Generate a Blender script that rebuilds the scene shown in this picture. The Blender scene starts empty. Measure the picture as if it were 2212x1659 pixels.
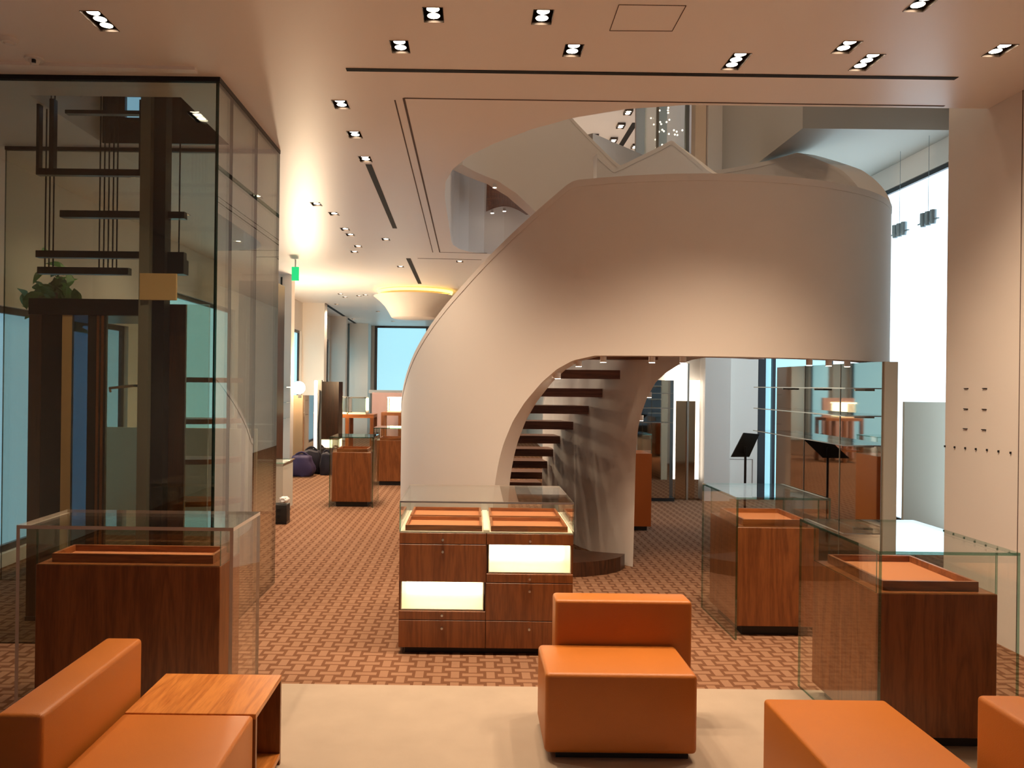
import bpy, bmesh, math, random
from mathutils import Vector, Matrix
from mathutils.geometry import tessellate_polygon

random.seed(4)
R = math.radians
S = bpy.context.scene
C = bpy.context.collection

# ------------------------------------------------------------------ camera
F, CX, CY, ROLL, H, ZC = 1700.0, 1020.0, 829.5, 0.0122, 1.70, 3.65
cam_d = bpy.data.cameras.new('camera')
cam = bpy.data.objects.new('camera', cam_d)
C.objects.link(cam)
cam_d.sensor_fit = 'HORIZONTAL'
cam_d.sensor_width = 36.0
cam_d.lens = 36.0 * F / 2212.0
cam_d.shift_x = (1106.0 - CX) / 2212.0
cam_d.clip_start = 0.05
cam_d.clip_end = 200
cam.location = (0, 0, H)
cam.rotation_euler = (Matrix.Rotation(R(90), 3, 'X') @ Matrix.Rotation(ROLL, 3, 'Z')).to_euler()
S.camera = cam

# ------------------------------------------------------------------ view, world
S.view_settings.view_transform = 'Standard'
S.view_settings.look = 'None'
S.view_settings.gamma = 1.0
S.view_settings.use_curve_mapping = False
S.view_settings.exposure = -0.22
S.cycles.max_bounces = 10
S.cycles.use_adaptive_sampling = True
S.cycles.adaptive_threshold = 0.1
S.cycles.adaptive_min_samples = 20
S.cycles.transparent_max_bounces = 20
S.cycles.glossy_bounces = 4
S.cycles.diffuse_bounces = 4
S.cycles.sample_clamp_indirect = 6.0
S.cycles.caustics_reflective = False
S.cycles.caustics_refractive = False
W = bpy.data.worlds.new('world')
S.world = W
W.use_nodes = True
W.node_tree.nodes['Background'].inputs[0].default_value = (0.45, 0.65, 0.9, 1)
W.node_tree.nodes['Background'].inputs[1].default_value = 0.35
WARM = (1.0, 0.75, 0.52)
SPOT_W = 138.0            # one recessed ceiling fixture
DAY = 2.3                # luminance of the daylit window film


# ------------------------------------------------------------------ pixel -> place
def ray(px, py):
    dx, dy = px - CX, py - CY
    c, s = math.cos(ROLL), math.sin(ROLL)
    a, b = dx * c + dy * s, -dx * s + dy * c
    return Vector((a / F, 1.0, -b / F))


def P(px, py, Y=None, z=None, X=None):
    d = ray(px, py)
    if Y is not None:
        t = Y
    elif z is not None:
        t = (z - H) / d.z
    else:
        t = X / d.x
    return Vector((d.x * t, d.y * t, H + d.z * t))


# ------------------------------------------------------------------ materials
MATS = {}


def nodes(name):
    m = bpy.data.materials.new(name)
    m.use_nodes = True
    MATS[name] = m
    nt = m.node_tree
    return m, nt, nt.nodes, nt.links, nt.nodes['Principled BSDF']


def simple(name, col, rough=0.5, metal=0.0, spec=0.5, bump=0.0, bscale=200.0, var=0.0, vscale=3.0):
    m, nt, N, L, b = nodes(name)
    b.inputs['Base Color'].default_value = (*col, 1)
    b.inputs['Roughness'].default_value = rough
    b.inputs['Metallic'].default_value = metal
    b.inputs['Specular IOR Level'].default_value = spec
    tc = N.new('ShaderNodeTexCoord')
    if var > 0:
        n = N.new('ShaderNodeTexNoise')
        n.inputs['Scale'].default_value = vscale
        n.inputs['Detail'].default_value = 4
        L.new(tc.outputs['Object'], n.inputs['Vector'])
        mx = N.new('ShaderNodeMix'); mx.data_type = 'RGBA'
        mx.inputs[6].default_value = (*[c * (1 - var) for c in col], 1)
        mx.inputs[7].default_value = (*[min(1, c * (1 + var)) for c in col], 1)
        L.new(n.outputs[0], mx.inputs[0])
        L.new(mx.outputs[2], b.inputs['Base Color'])
    if bump > 0:
        n2 = N.new('ShaderNodeTexNoise')
        n2.inputs['Scale'].default_value = bscale
        n2.inputs['Detail'].default_value = 2
        L.new(tc.outputs['Object'], n2.inputs['Vector'])
        bp = N.new('ShaderNodeBump')
        bp.inputs['Strength'].default_value = bump
        bp.inputs['Distance'].default_value = 0.002
        L.new(n2.outputs[0], bp.inputs['Height'])
        L.new(bp.outputs[0], b.inputs['Normal'])
    return m


def emit(name, col, strength, sample=True):
    m, nt, N, L, b = nodes(name)
    b.inputs['Base Color'].default_value = (*[c * 0.6 for c in col], 1)
    b.inputs['Emission Color'].default_value = (*col, 1)
    b.inputs['Emission Strength'].default_value = strength
    if not sample:
        m.cycles.emission_sampling = 'NONE'
    return m


def wood(name, c1, c2, rough=0.35, axis='Z', scale=6.0):
    m, nt, N, L, b = nodes(name)
    tc = N.new('ShaderNodeTexCoord')
    mp = N.new('ShaderNodeMapping')
    st = {'Z': (1, 1, 0.09), 'Y': (1, 0.09, 1), 'X': (0.09, 1, 1)}[axis]
    mp.inputs['Scale'].default_value = st
    L.new(tc.outputs['Object'], mp.inputs['Vector'])
    n = N.new('ShaderNodeTexNoise')
    n.inputs['Scale'].default_value = scale
    n.inputs['Detail'].default_value = 6
    n.inputs['Distortion'].default_value = 0.6
    L.new(mp.outputs[0], n.inputs['Vector'])
    mu = N.new('ShaderNodeMath'); mu.operation = 'MULTIPLY'; mu.inputs[1].default_value = 7.0
    L.new(n.outputs[0], mu.inputs[0])
    fr = N.new('ShaderNodeMath'); fr.operation = 'PINGPONG'; fr.inputs[1].default_value = 0.5
    L.new(mu.outputs[0], fr.inputs[0])
    n2 = N.new('ShaderNodeTexNoise')
    n2.inputs['Scale'].default_value = scale * 18
    n2.inputs['Detail'].default_value = 3
    L.new(mp.outputs[0], n2.inputs['Vector'])
    ad = N.new('ShaderNodeMath'); ad.operation = 'ADD'
    L.new(fr.outputs[0], ad.inputs[0]); L.new(n2.outputs[0], ad.inputs[1])
    cr = N.new('ShaderNodeValToRGB')
    cr.color_ramp.elements[0].position = 0.35
    cr.color_ramp.elements[0].color = (*c1, 1)
    cr.color_ramp.elements[1].position = 1.05
    cr.color_ramp.elements[1].color = (*c2, 1)
    L.new(ad.outputs[0], cr.inputs[0])
    L.new(cr.outputs[0], b.inputs['Base Color'])
    b.inputs['Roughness'].default_value = rough
    return m


def glass(name, tint, ior=1.5, boost=1.0, rough=0.0):
    """clear sheet glass: transmits straight through with a tint, mirrors by Fresnel"""
    m, nt, N, L, b = nodes(name)
    N.remove(b)
    out = N['Material Output']
    tr = N.new('ShaderNodeBsdfTransparent'); tr.inputs[0].default_value = (*tint, 1)
    gl = N.new('ShaderNodeBsdfGlossy'); gl.inputs['Roughness'].default_value = rough
    gl.inputs[0].default_value = (1, 1, 1, 1)
    ge = N.new('ShaderNodeNewGeometry')
    dt = N.new('ShaderNodeVectorMath'); dt.operation = 'DOT_PRODUCT'
    L.new(ge.outputs['Normal'], dt.inputs[0]); L.new(ge.outputs['Incoming'], dt.inputs[1])

    def M(op, a, c=None, clamp=False):
        n = N.new('ShaderNodeMath'); n.operation = op; n.use_clamp = clamp
        for i, v in enumerate((a, c)):
            if v is None:
                continue
            if isinstance(v, (int, float)):
                n.inputs[i].default_value = v
            else:
                L.new(v, n.inputs[i])
        return n.outputs[0]
    f0 = ((ior - 1) / (ior + 1)) ** 2
    sch = M('POWER', M('SUBTRACT', 1.0, M('ABSOLUTE', dt.outputs['Value'])), 5.0)
    mo = M('MULTIPLY', M('ADD', f0, M('MULTIPLY', sch, 1 - f0)), boost, True)
    mx = N.new('ShaderNodeMixShader')
    L.new(mo, mx.inputs[0]); L.new(tr.outputs[0], mx.inputs[1]); L.new(gl.outputs[0], mx.inputs[2])
    L.new(mx.outputs[0], out.inputs[0])
    return m


def carpet():
    m, nt, N, L, b = nodes('carpet')
    tc = N.new('ShaderNodeTexCoord')
    sp = N.new('ShaderNodeSeparateXYZ')
    L.new(tc.outputs['Object'], sp.inputs[0])

    def M(op, a, c=None, clamp=False):
        n = N.new('ShaderNodeMath'); n.operation = op; n.use_clamp = clamp
        for i, v in enumerate((a, c)):
            if v is None:
                continue
            if isinstance(v, (int, float)):
                n.inputs[i].default_value = v
            else:
                L.new(v, n.inputs[i])
        return n.outputs[0]
    u = M('PINGPONG', M('DIVIDE', M('ADD', sp.outputs[0], 50.0), 0.208), 0.5)
    v = M('PINGPONG', M('DIVIDE', M('ADD', sp.outputs[1], 50.0), 0.168), 0.5)
    u2, v2 = M('SUBTRACT', 0.5, u), M('SUBTRACT', 0.5, v)

    def rect(a, la, c, lc):
        return M('MULTIPLY', M('LESS_THAN', a, la), M('LESS_THAN', c, lc))
    s = M('MAXIMUM', M('MAXIMUM', rect(u, 0.118, v, 0.30), rect(u2, 0.118, v2, 0.30)),
          M('MAXIMUM', rect(u, 0.295, v2, 0.125), rect(u2, 0.295, v, 0.125)))
    n = N.new('ShaderNodeTexNoise'); n.inputs['Scale'].default_value = 260; n.inputs['Detail'].default_value = 2
    L.new(tc.outputs['Object'], n.inputs['Vector'])
    n3 = N.new('ShaderNodeTexNoise'); n3.inputs['Scale'].default_value = 1.3; n3.inputs['Detail'].default_value = 3
    L.new(tc.outputs['Object'], n3.inputs['Vector'])
    mx = N.new('ShaderNodeMix'); mx.data_type = 'RGBA'
    mx.inputs[6].default_value = (0.150, 0.066, 0.033, 1)
    mx.inputs[7].default_value = (0.275, 0.148, 0.087, 1)
    L.new(s, mx.inputs[0])
    hs = N.new('ShaderNodeHueSaturation')
    L.new(M('ADD', 0.72, M('ADD', M('MULTIPLY', n.outputs[0], 0.4), M('MULTIPLY', n3.outputs[0], 0.16))), hs.inputs['Value'])
    L.new(mx.outputs[2], hs.inputs['Color'])
    L.new(hs.outputs[0], b.inputs['Base Color'])
    b.inputs['Roughness'].default_value = 0.95
    b.inputs['Specular IOR Level'].default_value = 0.1
    bp = N.new('ShaderNodeBump'); bp.inputs['Strength'].default_value = 0.5; bp.inputs['Distance'].default_value = 0.003
    L.new(M('ADD', n.outputs[0], M('MULTIPLY', s, 0.6)), bp.inputs['Height'])
    L.new(bp.outputs[0], b.inputs['Normal'])
    return m


simple('plaster', (0.76, 0.695, 0.63), 0.65, spec=0.25, bump=0.05, bscale=400, var=0.02, vscale=1.5)
simple('ceiling_paint', (0.90, 0.85, 0.81), 0.38, spec=0.4, bump=0.03, bscale=300)
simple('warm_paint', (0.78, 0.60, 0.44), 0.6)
simple('board', (0.55, 0.50, 0.40), 0.55)
carpet()
simple('rug', (0.40, 0.318, 0.242), 0.95, spec=0.1, bump=0.35, bscale=500, var=0.10, vscale=5)
wood('cherry', (0.145, 0.043, 0.012), (0.25, 0.082, 0.023), 0.32)
wood('cherry_x', (0.16, 0.045, 0.012), (0.36, 0.12, 0.034), 0.34, axis='X')
wood('oak_top', (0.40, 0.125, 0.022), (0.60, 0.225, 0.05), 0.30, axis='Y', scale=7)
wood('dark_wood', (0.022, 0.010, 0.006), (0.075, 0.028, 0.013), 0.3)
wood('tread_wood', (0.09, 0.032, 0.015), (0.20, 0.078, 0.036), 0.4, axis='X')
simple('leather', (0.45, 0.138, 0.017), 0.42, spec=0.45, bump=0.35, bscale=420, var=0.06, vscale=6)
simple('suede', (0.50, 0.19, 0.085), 0.8, spec=0.2, bump=0.1, bscale=500)
simple('orange_lacquer', (0.62, 0.14, 0.02), 0.35)
glass('glass', (0.955, 0.975, 0.96), 1.5, 1.0)
glass('glass_edge', (0.30, 0.52, 0.45), 1.5, 2.2)
glass('shaft_glass', (0.84, 0.86, 0.81), 1.52, 1.5)
glass('blue_glass', (0.30, 0.42, 0.55), 1.5, 2.0)
glass('shaft_edge', (0.05, 0.10, 0.08), 1.5, 1.6)
simple('glass_rim', (0.52, 0.44, 0.37), 0.25, spec=0.7)
simple('mirror', (0.54, 0.48, 0.41), 0.03, metal=1.0)
simple('bronze_mirror', (0.50, 0.36, 0.24), 0.06, metal=1.0)
simple('black', (0.012, 0.011, 0.010), 0.5)
simple('slot_black', (0.006, 0.005, 0.005), 0.8)
simple('seam', (0.10, 0.06, 0.045), 0.8)
simple('black_metal', (0.02, 0.02, 0.024), 0.3, metal=0.6)
simple('steel', (0.55, 0.53, 0.49), 0.3, metal=1.0)
simple('grey_metal', (0.30, 0.28, 0.24), 0.4, metal=0.5)
simple('housing', (0.10, 0.065, 0.045), 0.35, metal=0.4)
simple('white_plastic', (0.80, 0.78, 0.75), 0.4)
simple('cream', (0.90, 0.84, 0.68), 0.5)
simple('tan_panel', (0.66, 0.42, 0.20), 0.55)
simple('bag_cloth', (0.018, 0.014, 0.024), 0.8, bump=0.4, bscale=60)
simple('purple_cloth', (0.045, 0.028, 0.085), 0.8, bump=0.4, bscale=60)
simple('tissue', (0.85, 0.84, 0.82), 0.9)
simple('fixture_grey', (0.22, 0.26, 0.27), 0.4, metal=0.5)
simple('blue_steel', (0.26, 0.33, 0.40), 0.16, metal=1.0)
simple('night_glazing', (0.015, 0.02, 0.03), 0.35)
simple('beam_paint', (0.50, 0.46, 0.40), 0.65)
simple('leaf', (0.06, 0.25, 0.05), 0.5)
simple('lilac_cover', (0.40, 0.25, 0.24), 0.6)
emit('lamp', (1.0, 0.86, 0.66), 22.0, sample=False)
emit('niche_light', (1.0, 0.86, 0.56), 6.0)
emit('led_strip', (1.0, 0.86, 0.62), 5.0)
emit('led_white', (1.0, 0.93, 0.80), 3.2)
emit('cove', (1.0, 0.60, 0.13), 5.0)
emit('exit_green', (0.02, 0.75, 0.24), 1.0)
emit('bulb', (1.0, 0.80, 0.52), 60.0)
emit('bead', (1.0, 0.80, 0.55), 6.0, sample=False)
emit('film_white', (0.70, 0.88, 1.0), DAY * 1.12)
emit('film_cyan', (0.42, 0.83, 0.98), DAY * 0.44)
emit('film_blue', (0.30, 0.60, 0.86), DAY * 0.38)
emit('film_rear', (0.20, 0.42, 0.72), 0.22)


# ------------------------------------------------------------------ mesh helpers
def new_bm():
    return bmesh.new()


def add_box(bm, x0, x1, y0, y1, z0, z1, mi=0):
    r = bmesh.ops.create_cube(bm, size=1.0)
    for v in r['verts']:
        v.co = Vector(((x0 + x1) / 2 + v.co.x * (x1 - x0), (y0 + y1) / 2 + v.co.y * (y1 - y0), (z0 + z1) / 2 + v.co.z * (z1 - z0)))
    for f in {f for v in r['verts'] for f in v.link_faces}:
        f.material_index = mi
    return r['verts']


def add_cyl(bm, x, y, z0, z1, r0, r1=None, seg=20, mi=0, caps=True):
    r1 = r0 if r1 is None else r1
    r = bmesh.ops.create_cone(bm, cap_ends=caps, segments=seg, radius1=r0, radius2=r1, depth=z1 - z0)
    for v in r['verts']:
        v.co += Vector((x, y, (z0 + z1) / 2))
    for f in {f for v in r['verts'] for f in v.link_faces}:
        f.material_index = mi
    return r['verts']


def tube(bm, pts, rad, seg=8):
    pts = [Vector(p) for p in pts]
    rings = []
    for i, p in enumerate(pts):
        d = (pts[min(i + 1, len(pts) - 1)] - pts[max(i - 1, 0)]).normalized()
        up = Vector((0, 0, 1)) if abs(d.z) < 0.9 else Vector((1, 0, 0))
        s = d.cross(up).normalized(); t = s.cross(d)
        rings.append([bm.verts.new(p + (s * math.cos(k * 2 * math.pi / seg) + t * math.sin(k * 2 * math.pi / seg)) * rad) for k in range(seg)])
    for a, b in zip(rings, rings[1:]):
        for k in range(seg):
            bm.faces.new((a[k], a[(k + 1) % seg], b[(k + 1) % seg], b[k]))
    bm.faces.new(rings[0]); bm.faces.new(list(reversed(rings[-1])))


def obj(name, bm, mats, parent=None, smooth=False, angle=30, bevel=0.0, segs=2):
    """link a bmesh given in world coordinates as one mesh object; a parent only shifts it"""
    if bevel > 0:
        bmesh.ops.bevel(bm, geom=bm.edges[:], offset=bevel, segments=segs, profile=0.5, affect='EDGES')
    bmesh.ops.recalc_face_normals(bm, faces=bm.faces[:])
    me = bpy.data.meshes.new(name)
    if parent is not None:
        off = Vector(parent.location)
        q = parent.parent
        while q is not None:
            off += Vector(q.location); q = q.parent
        bmesh.ops.translate(bm, verts=bm.verts[:], vec=-off)
    bm.to_mesh(me); bm.free()
    if isinstance(mats, str):
        mats = [mats]
    for m in mats:
        me.materials.append(MATS[m])
    if smooth:
        me.polygons.foreach_set('use_smooth', [True] * len(me.polygons))
        me.set_sharp_from_angle(angle=R(angle))
    o = bpy.data.objects.new(name, me)
    C.objects.link(o)
    o.parent = parent
    return o


def rebase(o):
    """origin of a top-level mesh to its base centre"""
    me = o.data
    xs = [v.co for v in me.vertices]
    c = Vector(((min(v.x for v in xs) + max(v.x for v in xs)) / 2, (min(v.y for v in xs) + max(v.y for v in xs)) / 2, min(v.z for v in xs)))
    me.transform(Matrix.Translation(-c)); o.location = c
    return o


def thing(name, label, cat, loc, group=None):
    o = bpy.data.objects.new(name, None)
    o.empty_display_size = 0.1
    C.objects.link(o)
    o.location = loc
    o['label'] = label; o['category'] = cat
    if group:
        o['group'] = group
    return o


def tag(o, label, cat, group=None):
    o['label'] = label; o['category'] = cat
    if group:
        o['group'] = group
    return o


def struct(o, label=None):
    o['kind'] = 'structure'
    if label:
        o['label'] = label
    return o


def box(name, x0, x1, y0, y1, z0, z1, mat, parent=None, bevel=0.0, segs=2, smooth=False):
    bm = new_bm(); add_box(bm, min(x0, x1), max(x0, x1), min(y0, y1), max(y0, y1), z0, z1)
    return obj(name, bm, mat, parent, bevel=bevel, segs=segs, smooth=smooth or bevel > 0)


def pane(name, x0, x1, y0, y1, z0, z1, parent=None, body='glass', edge='glass_edge'):
    """glass sheet: the two broad faces take the body, the four narrow ones the edge"""
    bm = new_bm(); add_box(bm, x0, x1, y0, y1, z0, z1)
    big = sorted(bm.faces, key=lambda f: -f.calc_area())[:2]
    for f in bm.faces:
        f.material_index = 0 if f in big else 1
    return obj(name, bm, [body, edge], parent)


def lin(tab, a):
    tab = sorted(tab)
    if a <= tab[0][0]:
        return tab[0][1]
    for (a0, z0), (a1, z1) in zip(tab, tab[1:]):
        if a <= a1:
            return z0 + (z1 - z0) * (a - a0) / (a1 - a0)
    return tab[-1][1]


def smooth_tab(tab, w):
    return lambda a: sum(lin(tab, a + w * k / 4) for k in range(-4, 5)) / 9.0


# ------------------------------------------------------------------ the setting
XL, XR, YB, YF = -4.2, 5.45, 27.0, -3.0      # left wall, window wall, far wall, wall behind the camera
ZU, ZU2 = 4.80, 7.60                          # upper floor, upper ceiling
VY = 5.45                                     # where the ceiling stops at the stair void

fl = box('floor', XL - 0.2, XR + 0.2, YF - 0.2, YB + 0.2, -0.1, 0.0, 'carpet')
struct(fl, 'brown carpet with a woven basket pattern')

# recessed fixtures: pixel centre, number of lamps
FIX = [(936, 32, 2), (1172, 37, 2), (864, 101, 2), (1238, 109, 2), (736, 226, 2), (766, 291, 2), (789, 344, 2),
       (683, 441, 2), (721, 462, 2), (745, 495, 2), (756, 507, 2), (773, 532, 2), (765, 544, 2), (833, 517, 2),
       (865, 576, 2), (993, 565, 2), (735, 635, 2), (745, 642, 2), (775, 639, 2), (727, 657, 2), (763, 689, 2), (849, 694, 2),
       (216, 46, 3), (1590, 133, 3), (1872, 135, 3), (1829, 102, 2), (2160, 109, 2), (1992, 8, 2)]
FILL_FIX = [(-1.5, -1.4, 3), (0.4, -1.6, 3), (2.2, -1.2, 3), (-3.0, -0.6, 3), (-0.5, -0.7, 3), (1.3, -0.6, 3), (3.0, -0.2, 3),      # added unseen fill spots behind the camera, bouncing light up to the ceiling
         (-3.3, 7.5, 2), (-3.4, 9.2, 2), (-2.3, 8.3, 2), (-3.3, 11.0, 2), (-2.4, 17.5, 2), (-0.9, 19.0, 2), (-2.6, 21.5, 2)]              # added fill spots behind the lift and in the long room
fixtures = []
for px, py, n in FIX:
    p = P(px, py, z=ZC)
    fixtures.append((p.x, p.y, n))
fixtures += FILL_FIX

hole = [(5.6, VY), (1.45, VY), (1.05, 5.55), (0.70, 5.75), (0.42, 6.02), (0.15, 6.38), (-0.06, 6.75), (-0.20, 7.15), (-0.28, 7.6), (-0.31, 8.2),
        (-0.31, 10.7), (-0.29, 11.05), (-0.22, 11.35), (-0.08, 11.6), (0.15, 11.75), (0.45, 11.8), (3.45, 11.8)]
outer = [(XL - 0.2, YF - 0.2), (5.6, YF - 0.2)] + hole + [(3.45, YB + 0.2), (XL - 0.2, YB + 0.2)]
SHX0, SHX1, SHY0, SHY1 = -3.07, -2.03, 5.42, 6.50      # lift opening in the ceiling
loops = [[Vector((x, y, 0)) for x, y in outer], [Vector(v) for v in ((SHX0, SHY0, 0), (SHX0, SHY1, 0), (SHX1, SHY1, 0), (SHX1, SHY0, 0))]]
FWID = 0.105
for x, y, n in fixtures:
    l = 0.165 if n == 2 else 0.24
    loops.append([Vector(v) for v in ((x - FWID / 2, y - l / 2, 0), (x - FWID / 2, y + l / 2, 0), (x + FWID / 2, y + l / 2, 0), (x + FWID / 2, y - l / 2, 0))])
tris = tessellate_polygon(loops)
bm = new_bm()
flat = [v for lp in loops for v in lp]
vs = [bm.verts.new((v.x, v.y, ZC)) for v in flat]
for t in tris:
    try:
        bm.faces.new([vs[i] for i in t])
    except ValueError:
        pass
n0 = len(outer)
up = [bm.verts.new((v.x, v.y, ZU)) for v in flat[:n0 + 4]]
for lp0, ln in ((0, n0), (n0, 4)):
    for i in range(ln):
        a, b = lp0 + i, lp0 + (i + 1) % ln
        bm.faces.new((vs[a], vs[b], up[b], up[a]))
for t in tessellate_polygon(loops[:2]):
    bm.faces.new([up[i] for i in t])
struct(obj('ceiling', bm, 'ceiling_paint'), 'flat white plaster ceiling that opens around the stair')

struct(box('ceiling_upper', XL - 0.2, XR + 0.2, YF, 20.2, ZU2, ZU2 + 0.1, 'ceiling_paint'), 'ceiling of the upper floor')
struct(box('wall_front', XL - 0.2, XR + 0.2, YF - 0.2, YF, 0, ZU2, 'night_glazing'), 'dark glazed shop front')
struct(box('wall_right', 3.55, XR + 0.2, YF, 5.90, 0, ZU2, 'plaster'), 'broad plaster pier with rows of small shelf slots')
struct(box('wall_back', XL - 0.2, 2.1, YB, YB + 0.2, 0, ZC, 'plaster'))
struct(box('wall_partition', 1.9, 2.1, 12.3, YB, 0, ZC, 'plaster'))
struct(box('wall_back_upper', XL - 0.2, XR + 0.2, 20.0, 20.2, ZU, ZU2, 'plaster'))

# small slots on the pier
wr = bpy.data.objects['wall_right']
for px, py in ((2088, 839), (2128, 839), (2087, 883), (2127, 884), (2086, 926), (2126, 928)):
    p = P(px, py, X=3.55)
    box('shelf_slot', 3.542, 3.552, p.y - 0.022, p.y + 0.022, p.z - 0.0025, p.z + 0.0025, 'slot_black', wr)
for px, py in ((2042, 964), (2063, 966), (2086, 968), (2109, 970), (2133, 972), (2158, 975), (2184, 978)):
    p = P(px, py, X=3.55)
    box('peg_hole', 3.542, 3.552, p.y - 0.005, p.y + 0.005, p.z - 0.007, p.z + 0.007, 'slot_black', wr)

p = P(2204, 700, X=3.55)
struct(box('trim_30', 3.547, 3.552, p.y - 0.002, p.y + 0.002, 0.0, ZC, 'seam'), 'thin vertical joint in the plaster pier')
# left wall: windows between piers
WNUM = [0]


def window(x0, x1, y0, y1, z0, z1, film, frame=0.06, axis='X', sill=None):
    """framed pane in the plane x (axis X) or y (axis Y); the film is lit by the daylight behind it"""
    WNUM[0] += 1
    nm = 'window_%d' % WNUM[0]
    w = bpy.data.objects.new(nm, None); C.objects.link(w)
    w.location = ((x0 + x1) / 2, (y0 + y1) / 2, z0); struct(w)
    box('pane', x0, x1, y0, y1, z0, z1, film, w)
    fb = new_bm()
    if axis == 'X':
        s = 0.04
        for a, b, c, d in ((y0 - frame, y0, z0, z1), (y1, y1 + frame, z0, z1), (y0 - frame, y1 + frame, z1, z1 + frame), (y0 - frame, y1 + frame, max(0, z0 - frame), z0)):
            if d > c:
                add_box(fb, min(x0, x1) - s, max(x0, x1) + s, a, b, c, d)
    else:
        s = 0.04
        for a, b, c, d in ((x0 - frame, x0, z0, z1), (x1, x1 + frame, z0, z1), (x0 - frame, x1 + frame, z1, z1 + frame), (x0 - frame, x1 + frame, max(0, z0 - frame), z0)):
            if d > c:
                add_box(fb, a, b, min(y0, y1) - s, max(y0, y1) + s, c, d)
    obj('window_frame', fb, 'black_metal', w)
    return w


wl = new_bm()
LWIN = [(6.0, 9.6, 0.12, 2.35), (10.2, 13.9, 0.12, 2.95), (15.4, 19.3, 0.12, 2.95), (19.9, 23.1, 0.12, 2.95), (24.0, 25.9, 0.12, 2.95)]
yy = YF
for y0, y1, z0, z1 in LWIN:
    add_box(wl, XL - 0.2, XL, yy, y0, 0, ZU2)
    add_box(wl, XL - 0.2, XL, y0, y1, z1, ZU2)
    add_box(wl, XL - 0.2, XL, y0, y1, 0, z0)
    yy = y1
add_box(wl, XL - 0.2, XL, yy, YB, 0, ZU2)
struct(obj('wall_left', wl, 'plaster'))
for i, (y0, y1, z0, z1) in enumerate(LWIN):
    window(XL - 0.12, XL - 0.09, y0 + 0.061, y1 - 0.061, z0 + 0.061, z1 - 0.061, 'film_blue' if i == 0 else 'film_cyan')

# far window in the back wall
window(-3.26, -1.60, YB - 0.06, YB - 0.03, 0.25, 3.58, 'film_cyan', axis='Y', frame=0.09)

# the wall at the end of the stair hall, two storeys high
wb = new_bm()
add_box(wb, 2.1, 4.36, 12.0, 12.3, 0, ZC)
add_box(wb, 3.45, 4.36, 12.0, 12.3, ZC, ZU2)
struct(obj('wall_back_right', wb, 'plaster'))
struct(box('trim_1', 3.47, 3.85, 11.72, 12.0, 0, ZU2, 'plaster'), 'shallow pilaster at the end of the stair hall')
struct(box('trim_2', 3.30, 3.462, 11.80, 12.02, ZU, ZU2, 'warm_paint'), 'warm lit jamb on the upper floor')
window(4.48, 5.44, 12.05, 12.08, 0.06, 7.5, 'film_cyan', axis='Y', frame=0.11)
struct(box('trim_3', 4.555, 4.60, 11.93, 12.00, 0.0, ZU2, 'black_metal'), 'black window mullion')

# window wall on the right of the void
wv = new_bm()
add_box(wv, XR, XR + 0.2, 5.9, 8.2, 0, ZU2)
add_box(wv, XR, XR + 0.2, 8.2, 12.3, 4.33, ZU2)
struct(obj('wall_window_side', wv, 'plaster'))
window(XR + 0.05, XR + 0.08, 8.25, 12.0, 0.06, 4.27, 'film_white', axis='X', frame=0.05)
# dropped beam over the void
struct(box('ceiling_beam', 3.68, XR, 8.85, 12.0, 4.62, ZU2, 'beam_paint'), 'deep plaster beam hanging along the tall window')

# wall behind the camera has a shop window
window(-3.2, 2.8, YF + 0.01, YF + 0.04, 0.4, 3.1, 'film_rear', axis='Y')

# rug
rug = box('rug', -1.95, 2.45, -2.8, 4.40, 0.0, 0.012, 'rug')
tag(rebase(rug), 'plain cream rug under the orange seats', 'rug')


# ------------------------------------------------------------------ seams and slots in the ceiling
def strip_px(name, p0, p1, w, mat, drop=0.004):
    a, b = P(*p0, z=ZC), P(*p1, z=ZC)
    d = (b - a); d.z = 0; s = Vector((-d.y, d.x, 0)).normalized() * (w / 2)
    bm = new_bm()
    lo = [bm.verts.new((q.x, q.y, ZC - drop)) for q in (a - s, b - s, b + s, a + s)]
    hi = [bm.verts.new((q.x, q.y, ZC + 0.0008)) for q in (a - s, b - s, b + s, a + s)]
    bm.faces.new(lo); bm.faces.new(list(reversed(hi)))
    for i in range(4):
        bm.faces.new((lo[i], lo[(i + 1) % 4], hi[(i + 1) % 4], hi[i]))
    return obj(name, bm, mat)


TN = [3]


def seam(p0, p1, w=0.012):
    TN[0] += 1
    struct(strip_px('trim_%d' % TN[0], p0, p1, w, 'seam', 0.002), 'dark shadow gap in the ceiling')


seam((872, 212), (2040, 229), 0.016)
seam((872, 212), (950, 545), 0.016)
seam((853, 216), (935, 545), 0.010)
seam((950, 545), (1052, 547), 0.02)
seam((902, 558), (1040, 561), 0.03)
for a, b in (((1337, 10), (1317, 66)), ((1317, 66), (1452, 67)), ((1452, 67), (1482, 12)), ((1337, 10), (1482, 12))):
    seam(a, b, 0.004)
for (p0, p1, w, lb) in (((748, 150), (2066, 169), 0.045, 'long black linear air slot running across the ceiling before the stair void'),
                        ((796, 355), (853, 493), 0.055, 'black linear air slot beside the row of recessed downlights'),
                        ((882, 558), (907, 613), 0.07, 'short black linear air slot near the cone shaped ceiling lamp'),
                        ((700, 655), (770, 700), 0.09, 'thin black linear air slot along the window columns')):
    o = rebase(strip_px('linear_slot', p0, p1, w, 'slot_black', 0.003))
    tag(o, lb, 'air vent', 'linear air slots')
o = rebase(strip_px('cable_cover', (0, 136), (424, 148), 0.06, 'ceiling_paint', 0.02))
tag(o, 'raised white ceiling strip above the lift glass', 'ceiling strip')

# ------------------------------------------------------------------ recessed downlights
_spot_cache = {}


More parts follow.
